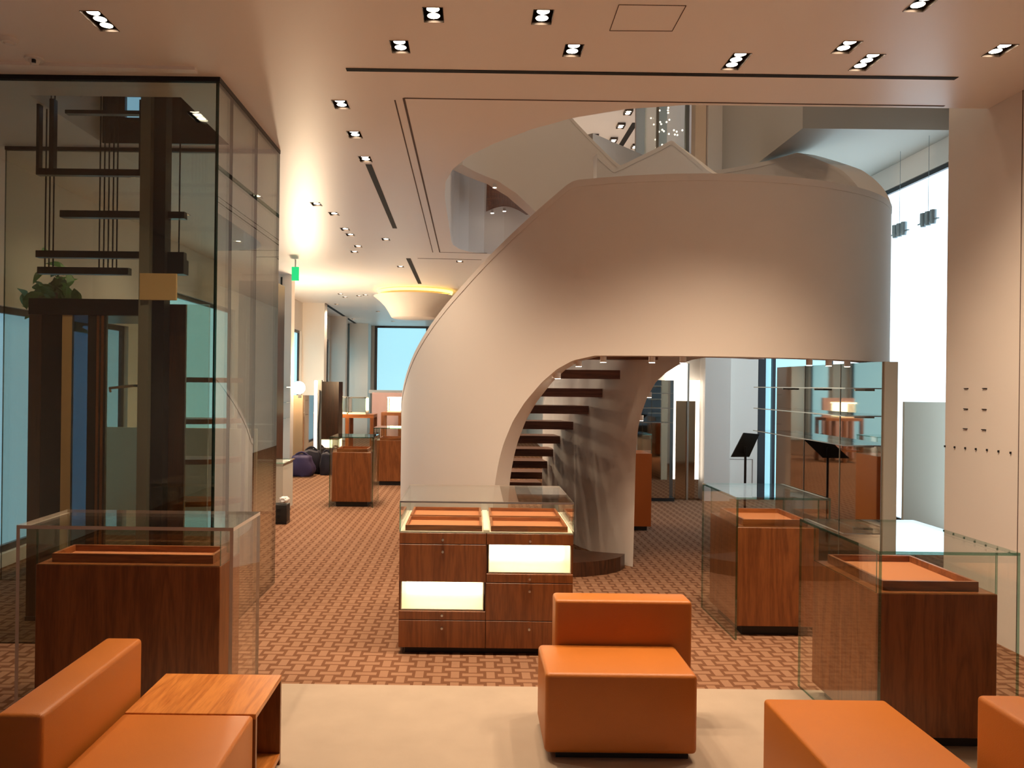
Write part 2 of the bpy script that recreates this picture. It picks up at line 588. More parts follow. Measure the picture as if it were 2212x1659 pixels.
def spot(parent, loc, energy, size=125, blend=1.0, rad=0.04, col=WARM, rot=(0, 0, 0)):
    k = (energy, size, blend, rad, col)
    if k not in _spot_cache:
        d = bpy.data.lights.new('spot', 'SPOT')
        d.energy = energy; d.spot_size = R(size); d.spot_blend = blend; d.shadow_soft_size = rad; d.color = col
        _spot_cache[k] = d
    o = bpy.data.objects.new('lamp_light', _spot_cache[k])
    C.objects.link(o)
    o.parent = parent
    o.location = Vector(loc) - Vector(parent.location)
    o.rotation_euler = rot
    return o


def downlight(x, y, n, label, group, z=ZC, light=SPOT_W, scale=1.0, size=125, proto={}):
    l = (0.165 if n == 2 else 0.24) * scale
    w = FWID * scale
    t = thing('recessed_downlight', label, 'ceiling light', (x, y, z), group)
    key = (n, scale)
    if key not in proto:
        hb = new_bm()
        e = 0.002
        for a in ((-w / 2 - e, -w / 2, -l / 2, l / 2), (w / 2, w / 2 + e, -l / 2, l / 2), (-w / 2, w / 2, -l / 2 - e, -l / 2), (-w / 2, w / 2, l / 2, l / 2 + e)):
            add_box(hb, *a, -0.003, 0.11)
        add_box(hb, -w / 2, w / 2, -l / 2, l / 2, 0.105, 0.11)
        h = obj('housing', hb, 'housing')
        lb = new_bm()
        add_cyl(lb, 0, 0, 0.012, 0.045, 0.034 * scale, 0.026 * scale, 16, 0)
        for f in lb.faces:
            f.material_index = 1 if f.normal.z < -0.9 else 0
        lp = obj('lamp', lb, ['steel', 'lamp'])
        proto[key] = (h, lp)
        h.parent = t
        first = lp
    else:
        h, lp = proto[key]
        h2 = h.copy(); C.objects.link(h2); h2.parent = t
        first = None
    for i in range(n):
        yy = (i - (n - 1) / 2) * (0.076 * scale)
        q = first if (first is not None and i == 0) else lp.copy()
        if q is not first:
            C.objects.link(q)
        q.parent = t; q.location = (0, yy, 0)
    if light:
        spot(t, (x, y, z - 0.006), light, size=size)
    return t


OWN = {0: 'two-lamp recessed downlight on the lift side of the pair over the drawer cabinet front',
       1: 'two-lamp recessed downlight beside the square ceiling access panel',
       2: 'two-lamp recessed downlight close to the free end of the long black slot',
       3: 'two-lamp recessed downlight between the access panel and the long black slot',
       4: 'two-lamp recessed downlight beside the lift, nearest the long black slot in its row',
       5: 'two-lamp recessed downlight beside the lift, in the middle of its row of three',
       6: 'two-lamp recessed downlight touching the end of the aisle air slot',
       13: 'two-lamp recessed downlight past the far end of the aisle air slot',
       14: 'two-lamp recessed downlight beside the short air slot near the cone lamp',
       15: 'two-lamp recessed downlight behind the stair void, by the ceiling joint',
       22: 'three-lamp recessed downlight in the ceiling in front of the glass lift',
       23: 'three-lamp recessed downlight standing alone over the long black slot',
       24: 'three-lamp recessed downlight next to a two-lamp one near the pier',
       25: 'two-lamp recessed downlight right beside a three-lamp one',
       26: 'two-lamp recessed downlight closest to the plaster pier',
       27: 'two-lamp recessed downlight between the rug and the pier, far before the slot'}
for i, (x, y, n) in enumerate(fixtures):
    e, size = SPOT_W * (1.25 if n == 3 else 1.0), 125
    if i in (26, 27):
        e *= 0.4
    if i in OWN:
        lb, g = OWN[i], 'recessed ceiling downlights'
    elif i >= len(FIX):
        if y < 1:
            lb, g = 'unseen three-lamp fill downlight added over the entrance end of the rug', 'added entrance fill lights'
            e, size = 130.0, 76
        else:
            lb, g = 'added two-lamp fill downlight over the floor behind the lift and columns', 'added fill lights behind the lift'
            e = SPOT_W * (0.4 if y < 12 else 0.8)
    elif y < 15:
        lb, g = 'small recessed downlight with two lamps in the cluster over the aisle', 'two-lamp downlights over the aisle'
    else:
        lb, g = 'tiny recessed downlight far down the shop near the window columns', 'far downlights'
    downlight(x, y, n, lb, g, light=e, size=size)

fx0, fy0, _ = fixtures[2]
acc = bpy.data.objects['recessed_downlight.002']
d = (Vector((-0.62, 5.35, 0)) - Vector((fx0, fy0, ZC))).to_track_quat('-Z', 'Y').to_euler()
spot(acc, (fx0, fy0, ZC - 0.008), 130, size=34, blend=0.8, rot=d)

# smoke detector, camera
p = P(20, 84, z=ZC)
bm = new_bm(); add_cyl(bm, p.x, p.y, ZC - 0.025, ZC, 0.042, 0.05, 24); add_cyl(bm, p.x, p.y, ZC - 0.032, ZC - 0.025, 0.022, 0.03, 24)
tag(rebase(obj('smoke_detector', bm, 'white_plastic', smooth=True)), 'round white smoke detector on the ceiling', 'smoke detector')
p = P(74, 126, z=ZC)
t = thing('ceiling_camera', 'small white dome camera with black lens on the ceiling', 'camera', (p.x, p.y, ZC))
bm = new_bm(); add_cyl(bm, p.x, p.y, ZC - 0.012, ZC, 0.055, 0.055, 24); add_cyl(bm, p.x, p.y, ZC - 0.04, ZC - 0.012, 0.02, 0.035, 24)
obj('housing', bm, 'white_plastic', t, smooth=True)
bm = new_bm(); add_cyl(bm, p.x + 0.012, p.y - 0.026, ZC - 0.036, ZC - 0.018, 0.012, 0.012, 16)
obj('lens', bm, 'black', t)

# ------------------------------------------------------------------ the stair
SX, SY, RO, RI, TH, THO = 1.76, 8.72, 2.53, 1.25, 0.14, 0.22


def pol(a, r):
    return (SX - r * math.sin(R(a)), SY - r * math.cos(R(a)))


ztop_o = smooth_tab([(108, 0.98), (98, 1.05), (85, 1.44), (67, 2.0), (47, 2.58), (30, 3.12), (22.5, 3.36), (-30, 3.40), (-64, 3.44), (-90, 4.12), (-111, 4.56),
                     (-165, 4.62), (-174, 4.80), (-192, 5.50), (-206, 5.95), (-240, 6.0)], 1.2)
zbot_o = smooth_tab([(108, 0.0), (38.9, 0.0), (38.6, 0.5), (38.0, 0.85), (37, 1.06), (36, 1.2), (34, 1.39), (31.5, 1.55), (28, 1.72), (25, 1.83), (22, 1.90), (18, 1.94),
                     (-62, 1.94), (-90, 2.62), (-112, 3.08), (-180, 3.20), (-196, 3.75), (-203, 4.08), (-211, 4.30), (-219, 4.42), (-240, 4.5)], 0.35)
ztop_i = smooth_tab([(150, 1.3), (134, 1.9), (98, 2.2), (67, 2.4), (41, 2.7), (30, 2.95), (22.5, 3.33), (-64, 3.40), (-125, 4.30), (-147, 4.76), (-165, 4.60), (-180, 4.45), (-205, 4.9), (-240, 5.6)], 1.0)
zbot_i = smooth_tab([(112, 0.0), (9.6, 0.0), (9.4, 1.0), (8.5, 1.30), (7, 1.47), (5, 1.61), (2, 1.74), (-2, 1.83), (-6.5, 1.90), (-12, 1.95), (-19, 1.98), (-63, 1.99), (-110, 3.05),
                     (-180, 3.2), (-240, 4.4)], 0.25)


def frange(a0, a1, step):
    n = max(1, int(round(abs(a1 - a0) / step)))
    return [a0 + (a1 - a0) * i / n for i in range(n + 1)]


def ribbon(bm, angs, r0, r1, ft, fb):
    prev = None
    for a in angs:
        zt, zb = ft(a), fb(a)
        ra, rb = (r0(a), r1(a)) if callable(r0) else (r0, r1)
        q = [bm.verts.new((*pol(a, r), z)) for r, z in ((rb, zb), (rb, zt), (ra, zt), (ra, zb))]
        if prev:
            for i in range(4):
                bm.faces.new((prev[i], prev[(i + 1) % 4], q[(i + 1) % 4], q[i]))
        else:
            bm.faces.new(q)
        prev = q
    bm.faces.new(list(reversed(prev)))


stair = thing('spiral_stair', 'sculptural white spiral staircase with solid curved balustrades', 'staircase', (SX, SY, 0))
angs_o = frange(128, 40, 1.0) + frange(39.4, 36, 0.1) + frange(35.6, 18, 0.4) + frange(17, -236, 1.0)
r_in = smooth_tab([(150, 1.55), (134, 0.94), (115, 0.72), (100, 0.63), (68, 0.56), (41, 0.66), (28, 0.84), (16, 1.08), (9, 1.25), (-30, RI), (-240, RI)], 5.0)
angs_i = frange(148, 11, 1.0) + frange(10.2, 8, 0.08) + frange(7.6, -20, 0.4) + frange(-21, -190, 1.0)
CAPH = 0.055
bm = new_bm(); ribbon(bm, angs_o, RO - THO, RO, lambda a: ztop_o(a) - CAPH, zbot_o)
ob = obj('outer_balustrade', bm, 'plaster', stair, smooth=True, angle=40)
bm = new_bm(); ribbon(bm, angs_o, RO - THO - 0.004, RO + 0.004, ztop_o, lambda a: ztop_o(a) - CAPH)
obj('coping', bm, 'plaster', stair, smooth=True, angle=40)
bm = new_bm(); ribbon(bm, angs_i, r_in, lambda a: r_in(a) + TH, lambda a: ztop_i(a) - CAPH, zbot_i)
obj('inner_balustrade', bm, 'plaster', stair, smooth=True, angle=40)
bm = new_bm(); ribbon(bm, angs_i, lambda a: r_in(a) - 0.004, lambda a: r_in(a) + TH + 0.004, ztop_i, lambda a: ztop_i(a) - CAPH)
obj('coping', bm, 'plaster', stair, smooth=True, angle=40)


def sector(bm, a0, a1, r0, r1, z0, z1, step=2.0):
    ribbon(bm, frange(a0, a1, step), r0, r1, lambda a: z1, lambda a: z0)


TR0, TR1 = RI + TH - 0.01, RO - THO + 0.01
NST = 13
A0, A1 = 100.0, 22.0
INNER = [(7.30, 1.66), (7.55, 1.54), (7.84, 1.41), (8.15, 1.31), (8.48, 1.22), (8.85, 1.13), (9.25, 1.06), (9.65, 1.00), (10.05, 0.94), (10.45, 0.88), (10.85, 0.84)]   # y, x of the tread ends
for i in range(len(INNER) - 1):
    z = 2.03 - 0.181 * i
    (ya, xa), (yb_, xb) = INNER[i], INNER[i + 1]
    yb_ -= 0.02
    xo = lambda y: SX - math.sqrt(max(0.04, (RO - THO) ** 2 - (y - SY) ** 2)) + 0.012
    bm = new_bm()
    q = [(xo(ya), ya), (xa + 0.06, ya), (xb + 0.06, yb_), (xo(yb_), yb_)]
    lo = [bm.verts.new((x, y, z - 0.085)) for x, y in q]; hi = [bm.verts.new((x, y, z)) for x, y in q]
    bm.faces.new(hi); bm.faces.new(list(reversed(lo)))
    for k in range(4):
        bm.faces.new((lo[k], lo[(k + 1) % 4], hi[(k + 1) % 4], hi[k]))
    obj('tread', bm, 'tread_wood', stair)
bm = new_bm(); sector(bm, 14.0, -64, TR0, TR1, 2.06, 2.2)
obj('landing', bm, 'tread_wood', stair)
for i in range(7):
    a = -64 - 48 * i / 7; a2 = -64 - 48 * (i + 1) / 7
    bm = new_bm(); sector(bm, a, a2, TR0, TR1, 2.2 + 1.2 * (i + 1) / 7 - 0.075, 2.2 + 1.2 * (i + 1) / 7, 1.5)
    obj('tread', bm, 'tread_wood', stair)
bm = new_bm(); sector(bm, -112, -180, TR0, TR1, 3.24, 3.4)
obj('landing', bm, 'tread_wood', stair)
bm = new_bm()
prev = None
for k in range(17):
    a = -219 + 16 * k / 16
    n_ = Vector((*pol(a, RO + 0.002), zbot_o(a) + 0.012))
    f_ = Vector((0.17 + 0.60 * k / 16, 11.40 + 0.2 * k / 16, 4.20 + 0.10 * math.sin(math.pi * k / 16)))
    q = [bm.verts.new(n_), bm.verts.new(f_), bm.verts.new(f_ + Vector((0, 0, 0.15))), bm.verts.new(n_ + Vector((0, 0, 0.15)))]
    if prev:
        for i in range(4):
            bm.faces.new((prev[i], prev[(i + 1) % 4], q[(i + 1) % 4], q[i]))
    else:
        bm.faces.new(q)
    prev = q
bm.faces.new(list(reversed(prev)))
obj('soffit', bm, 'tread_wood', stair)
# dark rounded plinth inside the arch
bm = new_bm()
pl = [pol(13 + (43 - 13) * k / 24, 1.40 + (2.32 - 1.40) * (k / 24) ** 0.6) for k in range(25)] + [pol(96 - (96 - 44) * k / 12, 0) for k in ()]
pl += [pol(43 + 3 * k, 2.32) for k in range(1, 18)] + [pol(94 - 81 * k / 30, 1.40) for k in range(30)]
lo = [bm.verts.new((x, y, 0.0)) for x, y in pl]; hi = [bm.verts.new((x, y, 0.13)) for x, y in pl]
bm.faces.new(hi)
for i in range(len(pl)):
    j = (i + 1) % len(pl)
    bm.faces.new((lo[i], lo[j], hi[j], hi[i]))
obj('plinth', bm, 'dark_wood', stair)


def on_cyl(px, r):
    d = ray(px, 800); d.z = 0
    t0 = d.normalized()
    m = Vector((SX, SY, 0)); b = t0.dot(m); c = m.length_squared - r * r
    q = t0 * (b - math.sqrt(max(0, b * b - c)))
    return math.degrees(math.atan2(SX - q.x, SY - q.y))


proto_sd = []


def stair_light(a, r, z, label, group, e):
    x, y = pol(a, r)
    t = thing('surface_downlight', label, 'ceiling light', (x, y, z), group)
    if not proto_sd:
        bm = new_bm(); add_cyl(bm, 0, 0, -0.05, 0.0, 0.026, 0.026, 18)
        b = obj('can', bm, 'white_plastic', smooth=True, angle=40)
        bm = new_bm(); add_cyl(bm, 0, 0, -0.053, -0.048, 0.023, 0.023, 18)
        l = obj('lens', bm, 'lamp')
        proto_sd.extend((b, l))
        b.parent = t; l.parent = t
    else:
        for s in proto_sd:
            c = s.copy(); C.objects.link(c); c.parent = t
    spot(t, (x, y, z - 0.056), e, size=110, rad=0.02)


for px in (1205, 1250, 1303, 1408, 1475, 1748, 1790, 1830):
    a = on_cyl(px, RO - THO / 2)
    if px < 1260:
        stair_light(a, RO - THO / 2, zbot_o(a), 'small round lamp on the curved arch soffit of the stair', 'lamps under the stair arch', 4.0)
    else:
        stair_light(a, RO - THO / 2, zbot_o(a), 'small round lamp under the level landing edge of the stair', 'lamps under the stair landing', 4.0)
for a in (4.2, 7.4):
    stair_light(a, RI + TH / 2, zbot_i(a), 'small round lamp on the inner arch of the stair', 'lamps on the inner stair arch', 3.0)
for a, rr, zz in ((-218.0, RO - THO / 2, None), (-208.9, 3.10, 4.235), (-205.0, 3.12, 4.29)):
    stair_light(a, rr, zz if zz else zbot_o(a), 'small round lamp under the upper stair flight', 'lamps under the upper flight', 0.6)

# upper floor: parapet beside the stair, ceiling lights, slots
g0, g1 = Vector((1.72, 11.9, 0)), Vector((2.80, 13.08, 0))
s = (g1 - g0).normalized().cross(Vector((0, 0, 1))) * 0.07
bm = new_bm()
vv = [[bm.verts.new((q.x, q.y, z)) for q in (g0 - s, g1 - s, g1 + s, g0 + s)] for z in (ZU, 5.50)]
bm.faces.new(vv[0]); bm.faces.new(list(reversed(vv[1])))
for i in range(4):
    bm.faces.new((vv[0][i], vv[0][(i + 1) % 4], vv[1][(i + 1) % 4], vv[1][i]))
tag(rebase(obj('parapet', bm, 'plaster')), 'plain grey parapet on the upper floor behind the stair', 'parapet')
for px, py, n in ((1357, 239, 2), (1341, 269, 2), (1284, 293, 2), (1325, 300, 2), (1372, 314, 2)):
    p = P(px, py, z=ZU2)
    if p.y > 19.4:
        p.y = 19.4
    downlight(p.x, p.y, n, 'recessed downlight with two lamps in the upper floor ceiling', 'upper floor downlights', z=ZU2 - 0.055, light=190, scale=1.6)


for x, y in ((1.0, 7.0), (2.6, 7.6), (1.6, 9.4), (0.2, 9.0), (3.0, 10.5)):  # added fill lamps to brighten the stair void
    downlight(x, y, 2, 'added two-lamp fill downlight high above the stair', 'added fill lights above the stair', z=ZU2 - 0.055, light=80, scale=1.6)


def slot_upper(p0, p1, w):
    a, b = P(*p0, z=ZU2), P(*p1, z=ZU2)
    bm = new_bm(); add_box(bm, min(a.x, b.x) - w / 2, max(a.x, b.x) * 0 + min(a.x, b.x) + w / 2, min(a.y, b.y), min(19.9, max(a.y, b.y)), ZU2 - 0.006, ZU2 + 0.02)
    return rebase(obj('linear_slot', bm, 'slot_black'))


tag(slot_upper((1372, 265), (1340, 317), 0.13), 'black linear air slot in the upper floor ceiling between downlights', 'air vent', 'linear air slots')
tag(slot_upper((1395, 229), (1382, 246), 0.13), 'short black linear air slot in the upper ceiling near the glass box', 'air vent', 'linear air slots')
# glass enclosure; glowing beads stand in for points of light reflected in it
t = thing('glass_enclosure', 'glass enclosure on the upper floor with glowing beads for its reflected points of light', 'glass enclosure', (3.25, 13.2, ZU))
pane('glass_panel', 2.95, 3.40, 12.75, 12.77, ZU, ZU2, t)
pane('glass_panel', 2.95, 2.97, 12.77, 13.7, ZU, ZU2, t)
box('post', 3.40, 3.46, 12.72, 12.78, ZU, ZU2, 'grey_metal', t)
box('post', 2.93, 2.97, 12.73, 12.77, ZU, ZU2, 'grey_metal', t)
bm = new_bm()
for i in range(110):
    x, y, z = random.uniform(3.0, 3.42), random.uniform(12.85, 13.6), random.uniform(4.9, 7.4)
    r = bmesh.ops.create_icosphere(bm, subdivisions=1, radius=0.016)
    for v in r['verts']:
        v.co += Vector((x, y, z))
b = obj('glint_beads', bm, 'bead', t); b['kind'] = 'stuff'
o = box('upper_wall_panel', 2.9, 3.46, 14.2, 14.3, ZU, ZU2, 'plaster')
struct(o)
o.name = 'wall_upper_panel'

# ------------------------------------------------------------------ vitrines
def vitrine(x0, x1, y0, y1, label, z=0.96, ped=None, group='glass topped pedestal showcases', mat='cherry', edge='glass_edge', g=0.014, zf=0.0):
    cx, cy = (x0 + x1) / 2, (y0 + y1) / 2
    t = thing('pedestal_showcase', label, 'display case', (cx, cy, zf), group)
    pane('glass_top', x0, x1, y0, y1, z - g, z, t, edge=edge)
    for xa in (x0, x1 - g):
        pane('glass_side', xa, xa + g, y0, y1, zf, z - g, t, edge=edge)
    a0, a1, b0, b1 = ped
    zp = 0.745
    box('base', a0 + 0.05, a1 - 0.05, b0 + 0.05, b1 - 0.05, zf, 0.07, 'black', t)
    box('pedestal', a0, a1, b0, b1, 0.07, zp, mat, t, bevel=0.003, segs=1)
    i = 0.055
    tb = new_bm()
    c0, c1, d0, d1 = a0 + i, a1 - i, b0 + i, b1 - i
    w = 0.016
    for q in ((c0, c0 + w, d0, d1), (c1 - w, c1, d0, d1), (c0 + w, c1 - w, d0, d0 + w), (c0 + w, c1 - w, d1 - w, d1)):
        add_box(tb, *q, zp, zp + 0.045)
    tr = obj('tray', tb, 'cherry_x', t)
    box('tray_pad', c0 + w, c1 - w, d0 + w, d1 - w, zp, zp + 0.012, 'suede', tr)
    h = 0.006
    for q in ((a0, a1, b0 + 0.004, b0 + 0.004 + h), (a0, a1, b1 - 0.004 - h, b1 - 0.004)):
        pane('hood_pane', *q, zp, z - g, t)
    for q in ((a0, a0 + h, b0 + 0.012, b1 - 0.012), (a1 - h, a1, b0 + 0.012, b1 - 0.012)):
        pane('hood_pane', *q, zp, z - g, t)
    return t


vitrine(-2.29, -1.195, 3.97, 4.47, 'wide showcase on a brown wood pedestal in front of the lift glass', ped=(-2.235, -1.285, 4.05, 4.39), edge='glass_rim', g=0.018, zf=0.012)
vitrine(1.865, 2.51, 3.59, 4.46, 'glass showcase on wood pedestal standing behind the right orange bench', ped=(1.905, 2.47, 3.68, 4.37), zf=0.012)
vitrine(1.785, 2.42, 5.29, 6.07, 'glass showcase on wood pedestal between the drawer cabinet and the mirror panel', ped=(1.825, 2.38, 5.37, 5.99))
vitrine(-1.93, -1.33, 10.70, 11.35, 'glass showcase on wood pedestal alone in the aisle beyond the lift', ped=(-1.90, -1.37, 10.75, 11.30))
vitrine(-1.62, -1.05, 13.0, 13.6, 'glass showcase on wood pedestal behind another in the aisle by the stair', ped=(-1.58, -1.10, 13.05, 13.55))

# ------------------------------------------------------------------ drawer cabinet with glass top
CXa, CXb, CYa, CYb = -0.445, 0.648, 4.93, 5.75
t = thing('drawer_cabinet', 'wood drawer cabinet with glass top and two lit niches before the stair', 'display cabinet', ((CXa + CXb) / 2, (CYa + CYb) / 2, 0))
zq = lambda y: 1.7 - (y - 829) * 4.93 / 1700.0
mid = (1055 - 1020) / 1700 * 4.93
ZT = 0.962
Zcase = zq(1151)
Z = {'a': zq(1176), 'b': zq(1238), 'c': zq(1258), 'd': zq(1320), 'e': zq(1340), 'bot': zq(1400)}
box('toe_kick', CXa + 0.04, CXb - 0.04, CYa + 0.05, CYb - 0.04, 0, Z['bot'], 'black', t)
# carcass around the niches
bm = new_bm()
add_box(bm, CXa, CXb, CYa + 0.42, CYb, Z['bot'], Zcase)
add_box(bm, CXa, CXa + 0.012, CYa + 0.02, CYa + 0.42, Z['bot'], Zcase)
add_box(bm, CXb - 0.012, CXb, CYa + 0.02, CYa + 0.42, Z['bot'], Zcase)
add_box(bm, mid - 0.006, mid + 0.006, CYa + 0.02, CYa + 0.42, Z['bot'], Zcase)
for a, b, z0 in ((CXa, mid, Z['c']), (CXa, mid, Z['d'] - 0.012), (mid, CXb, Z['a']), (mid, CXb, Z['b'] - 0.012)):
    add_box(bm, a + 0.012, b - 0.012, CYa + 0.02, CYa + 0.42, z0, z0 + 0.012)
obj('carcass', bm, 'cherry', t)


def drawer(a, b, z0, z1, knob=None):
    d = box('drawer', a + 0.002, b - 0.002, CYa, CYa + 0.02, z0 + 0.002, z1 - 0.002, 'cherry', t, bevel=0.0015, segs=1)
    if knob is not None:
        kb = new_bm()
        add_cyl(kb, 0, 0, 0, 0.016, 0.0065, 0.0075, 14)
        bmesh.ops.rotate(kb, verts=kb.verts[:], cent=(0, 0, 0), matrix=Matrix.Rotation(R(90), 3, 'X'))
        bmesh.ops.translate(kb, verts=kb.verts[:], vec=((a + b) / 2, CYa, knob))
        obj('knob', kb, 'steel', d, smooth=True, angle=40)


drawer(CXa, mid, Z['a'], Zcase, zq(1166))
drawer(CXa, mid, Z['c'], Z['a'], zq(1192))
drawer(CXa, mid, Z['e'], Z['d'], zq(1329))
drawer(CXa, mid, Z['bot'], Z['e'], zq(1357))
drawer(mid, CXb, Z['a'], Zcase, zq(1167))
drawer(mid, CXb, Z['c'], Z['b'], zq(1249))
drawer(mid, CXb, Z['e'], Z['c'], zq(1275))
drawer(mid, CXb, Z['bot'], Z['e'], zq(1357))
for a, b, z0, z1 in ((CXa, mid, Z['d'], Z['c']), (mid, CXb, Z['b'], Z['a'])):
    nb = new_bm()
    add_box(nb, a + 0.013, b - 0.013, CYa + 0.40, CYa + 0.419, z0 + 0.001, z1 - 0.001)
    n = obj('niche_back', nb, 'niche_light', t)
    lb = new_bm()
    add_box(lb, a + 0.013, b - 0.013, CYa + 0.02, CYa + 0.40, z0 + 0.0005, z0 + 0.006)
    add_box(lb, a + 0.013, a + 0.018, CYa + 0.02, CYa + 0.40, z0 + 0.006, z1 - 0.006)
    add_box(lb, b - 0.018, b - 0.013, CYa + 0.02, CYa + 0.40, z0 + 0.006, z1 - 0.006)
    obj('niche_lining', lb, 'cream', t)
    lb = new_bm(); add_box(lb, a + 0.03, b - 0.03, CYa + 0.05, CYa + 0.16, z1 - 0.006, z1 - 0.001)
    obj('led_strip', lb, 'led_strip', t)
    pane('niche_glass', a + 0.013, b - 0.013, CYa + 0.008, CYa + 0.012, z0, z1, t)
# glass case on top
g = 0.008
pane('glass_top', CXa, CXb, CYa, CYb, ZT - g, ZT, t, edge='glass_rim')
pane('glass_front', CXa, CXb, CYa, CYa + g, Zcase + 0.004, ZT - g, t)
pane('glass_rear', CXa, CXb, CYb - g, CYb, Zcase + 0.004, ZT - g, t)
pane('glass_side', CXa, CXa + g, CYa + g, CYb - g, Zcase + 0.004, ZT - g, t)
pane('glass_side', CXb - g, CXb, CYa + g, CYb - g, Zcase + 0.004, ZT - g, t)
box('display_deck', CXa + 0.004, CXb - 0.004, CYa + 0.004, CYb - 0.004, Zcase, Zcase + 0.006, 'cream', t)
box('front_rail', CXa, CXb, CYa - 0.002, CYa + 0.006, ZT - 0.010, ZT + 0.001, 'steel', t)
box('divider', mid - 0.018, mid + 0.018, CYa + 0.01, CYb - 0.01, Zcase + 0.006, Zcase + 0.016, 'cream', t)
for a, b in ((CXa + 0.035, mid - 0.028), (mid + 0.028, CXb - 0.035)):
    for c, d in ((CYa + 0.03, CYa + 0.37), (CYa + 0.41, CYb - 0.05)):
        zt = Zcase + 0.007
        tb = new_bm(); w = 0.014
        for q in ((a, a + w, c, d), (b - w, b, c, d), (a + w, b - w, c, c + w), (a + w, b - w, d - w, d)):
            add_box(tb, *q, zt, zt + 0.034)
        tr = thing('jewellery_tray', 'shallow wood tray with orange felt inside the drawer cabinet glass top', 'tray', ((a + b) / 2, (c + d) / 2, zt), 'felt lined trays in the cabinet')
        obj('rim', tb, 'cherry_x', tr)
        box('felt', a + w, b - w, c + w, d - w, zt, zt + 0.010, 'suede', tr)


# ------------------------------------------------------------------ orange seats
def rounded(name, x0, x1, y0, y1, z0, z1, mat, parent, r=0.022):
    return box(name, x0, x1, y0, y1, z0, z1, mat, parent, bevel=r, segs=4)


t = thing('lounge_chair', 'orange leather block chair with low back before the drawer cabinet', 'chair', (0.69, 3.8, 0))
rounded('seat', 0.345, 1.03, 3.53, 3.935, 0.045, 0.405, 'leather', t)
rounded('backrest', 0.43, 1.115, 3.935, 4.09, 0.045, 0.625, 'leather', t, 0.018)
box('base', 0.40, 1.0, 3.57, 4.05, 0.012, 0.05, 'black', t)

t = thing('sofa', 'orange leather bench with backrest, set before the wide showcase', 'sofa', (-1.2, 2.5, 0))
rounded('seat', -1.345, -0.835, 1.9, 3.066, 0.10, 0.402, 'leather', t, 0.016)
rounded('backrest', -1.515, -1.362, 2.515, 3.285, 0.06, 0.625, 'leather', t, 0.018)
box('base', -1.33, -0.86, 1.95, 3.06, 0.012, 0.10, 'dark_wood', t)
box('back_support', -1.362, -1.345, 2.6, 3.06, 0.08, 0.30, 'dark_wood', t)

t = thing('side_table', 'oak side table with open cubby beside the left orange sofa', 'table', (-1.08, 3.28, 0))
X0, X1, Y0, Y1, ZT2 = -1.34, -0.828, 3.069, 3.485, 0.402
box('table_top', X0, X1, Y0, Y1, ZT2 - 0.022, ZT2, 'oak_top', t, bevel=0.0015, segs=1)
box('side_panel', X0, X1, Y0, Y0 + 0.02, 0.012, ZT2 - 0.022, 'cherry', t)
box('side_panel', X0, X1, Y1 - 0.02, Y1, 0.012, ZT2 - 0.022, 'cherry', t)
box('back_panel', X0, X0 + 0.018, Y0 + 0.02, Y1 - 0.02, 0.012, ZT2 - 0.022, 'cherry', t)
box('bottom_shelf', X0 + 0.018, X1, Y0 + 0.02, Y1 - 0.02, 0.04, 0.062, 'oak_top', t)

t = thing('bench', 'long orange leather bench set before the right hand glass showcases', 'bench', (1.49, 2.6, 0))
rounded('seat', 1.232, 1.742, 1.7, 3.29, 0.06, 0.402, 'leather', t, 0.016)
box('base', 1.27, 1.70, 1.75, 3.25, 0.012, 0.07, 'black', t)
t = thing('sofa', 'tall orange leather backrest block alongside the long bench', 'sofa', (1.87, 2.3, 0))
rounded('backrest', 1.795, 1.955, 1.85, 2.785, 0.05, 0.625, 'leather', t, 0.018)
box('base', 1.81, 1.94, 1.9, 2.74, 0.012, 0.06, 'black', t)

# ------------------------------------------------------------------ lift in its glass shaft
GX0, GX1, GY0, GY1 = -3.95, -1.645, 5.05, 6.64
t = thing('glass_lift', 'glass walled lift shaft with dark steel lift car inside', 'lift', ((GX0 + GX1) / 2, (GY0 + GY1) / 2, 0))
g = 0.02
pane('glass_wall', GX0, GX1 - g, GY0, GY0 + g, 0.0, ZC - 0.03, t, 'shaft_glass', 'shaft_edge')
pane('glass_wall', GX1 - g, GX1, GY0, 5.34, 0.0, ZC - 0.03, t, 'shaft_glass', 'shaft_edge')
pane('glass_wall', GX1 - g, GX1, 5.344, 5.95, 0.0, ZC - 0.03, t, 'shaft_glass', 'shaft_edge')
pane('glass_wall', GX1 - g, GX1, 5.954, GY1, 0.0, ZC - 0.03, t, 'shaft_glass', 'shaft_edge')
pane('glass_wall', GX0, GX1 - g, GY1 - g, GY1, 0.0, ZC - 0.03, t, 'shaft_glass', 'shaft_edge')
bm = new_bm()
add_box(bm, GX0, GX1 + 0.004, GY0 - 0.004, GY0 + 0.03, ZC - 0.03, ZC)
add_box(bm, GX1 - 0.03, GX1 + 0.004, GY0 + 0.03, GY1, ZC - 0.03, ZC)
add_box(bm, GX0, GX1 - 0.03, GY1 - 0.03, GY1, ZC - 0.03, ZC)
obj('head_channel', bm, 'black_metal', t)
box('corner_post', GX1 - 0.028, GX1 - 0.020, GY0 + 0.020, GY0 + 0.028, 0, ZC - 0.03, 'black', t)
yb = 5.50


def lx(px, Y=yb):
    return (px - CX) / F * Y


def lz(y, Y=yb, px=200):
    return H + ((CY + (px - CX) * ROLL) - y) / F * Y


box('mast', lx(297), lx(319), yb, yb + 0.07, 0, ZU2 - 0.5, 'grey_metal', t)
box('rail_post', lx(320), lx(346), yb + 0.05, yb + 0.16, 0, ZU2 - 0.5, 'black_metal', t)
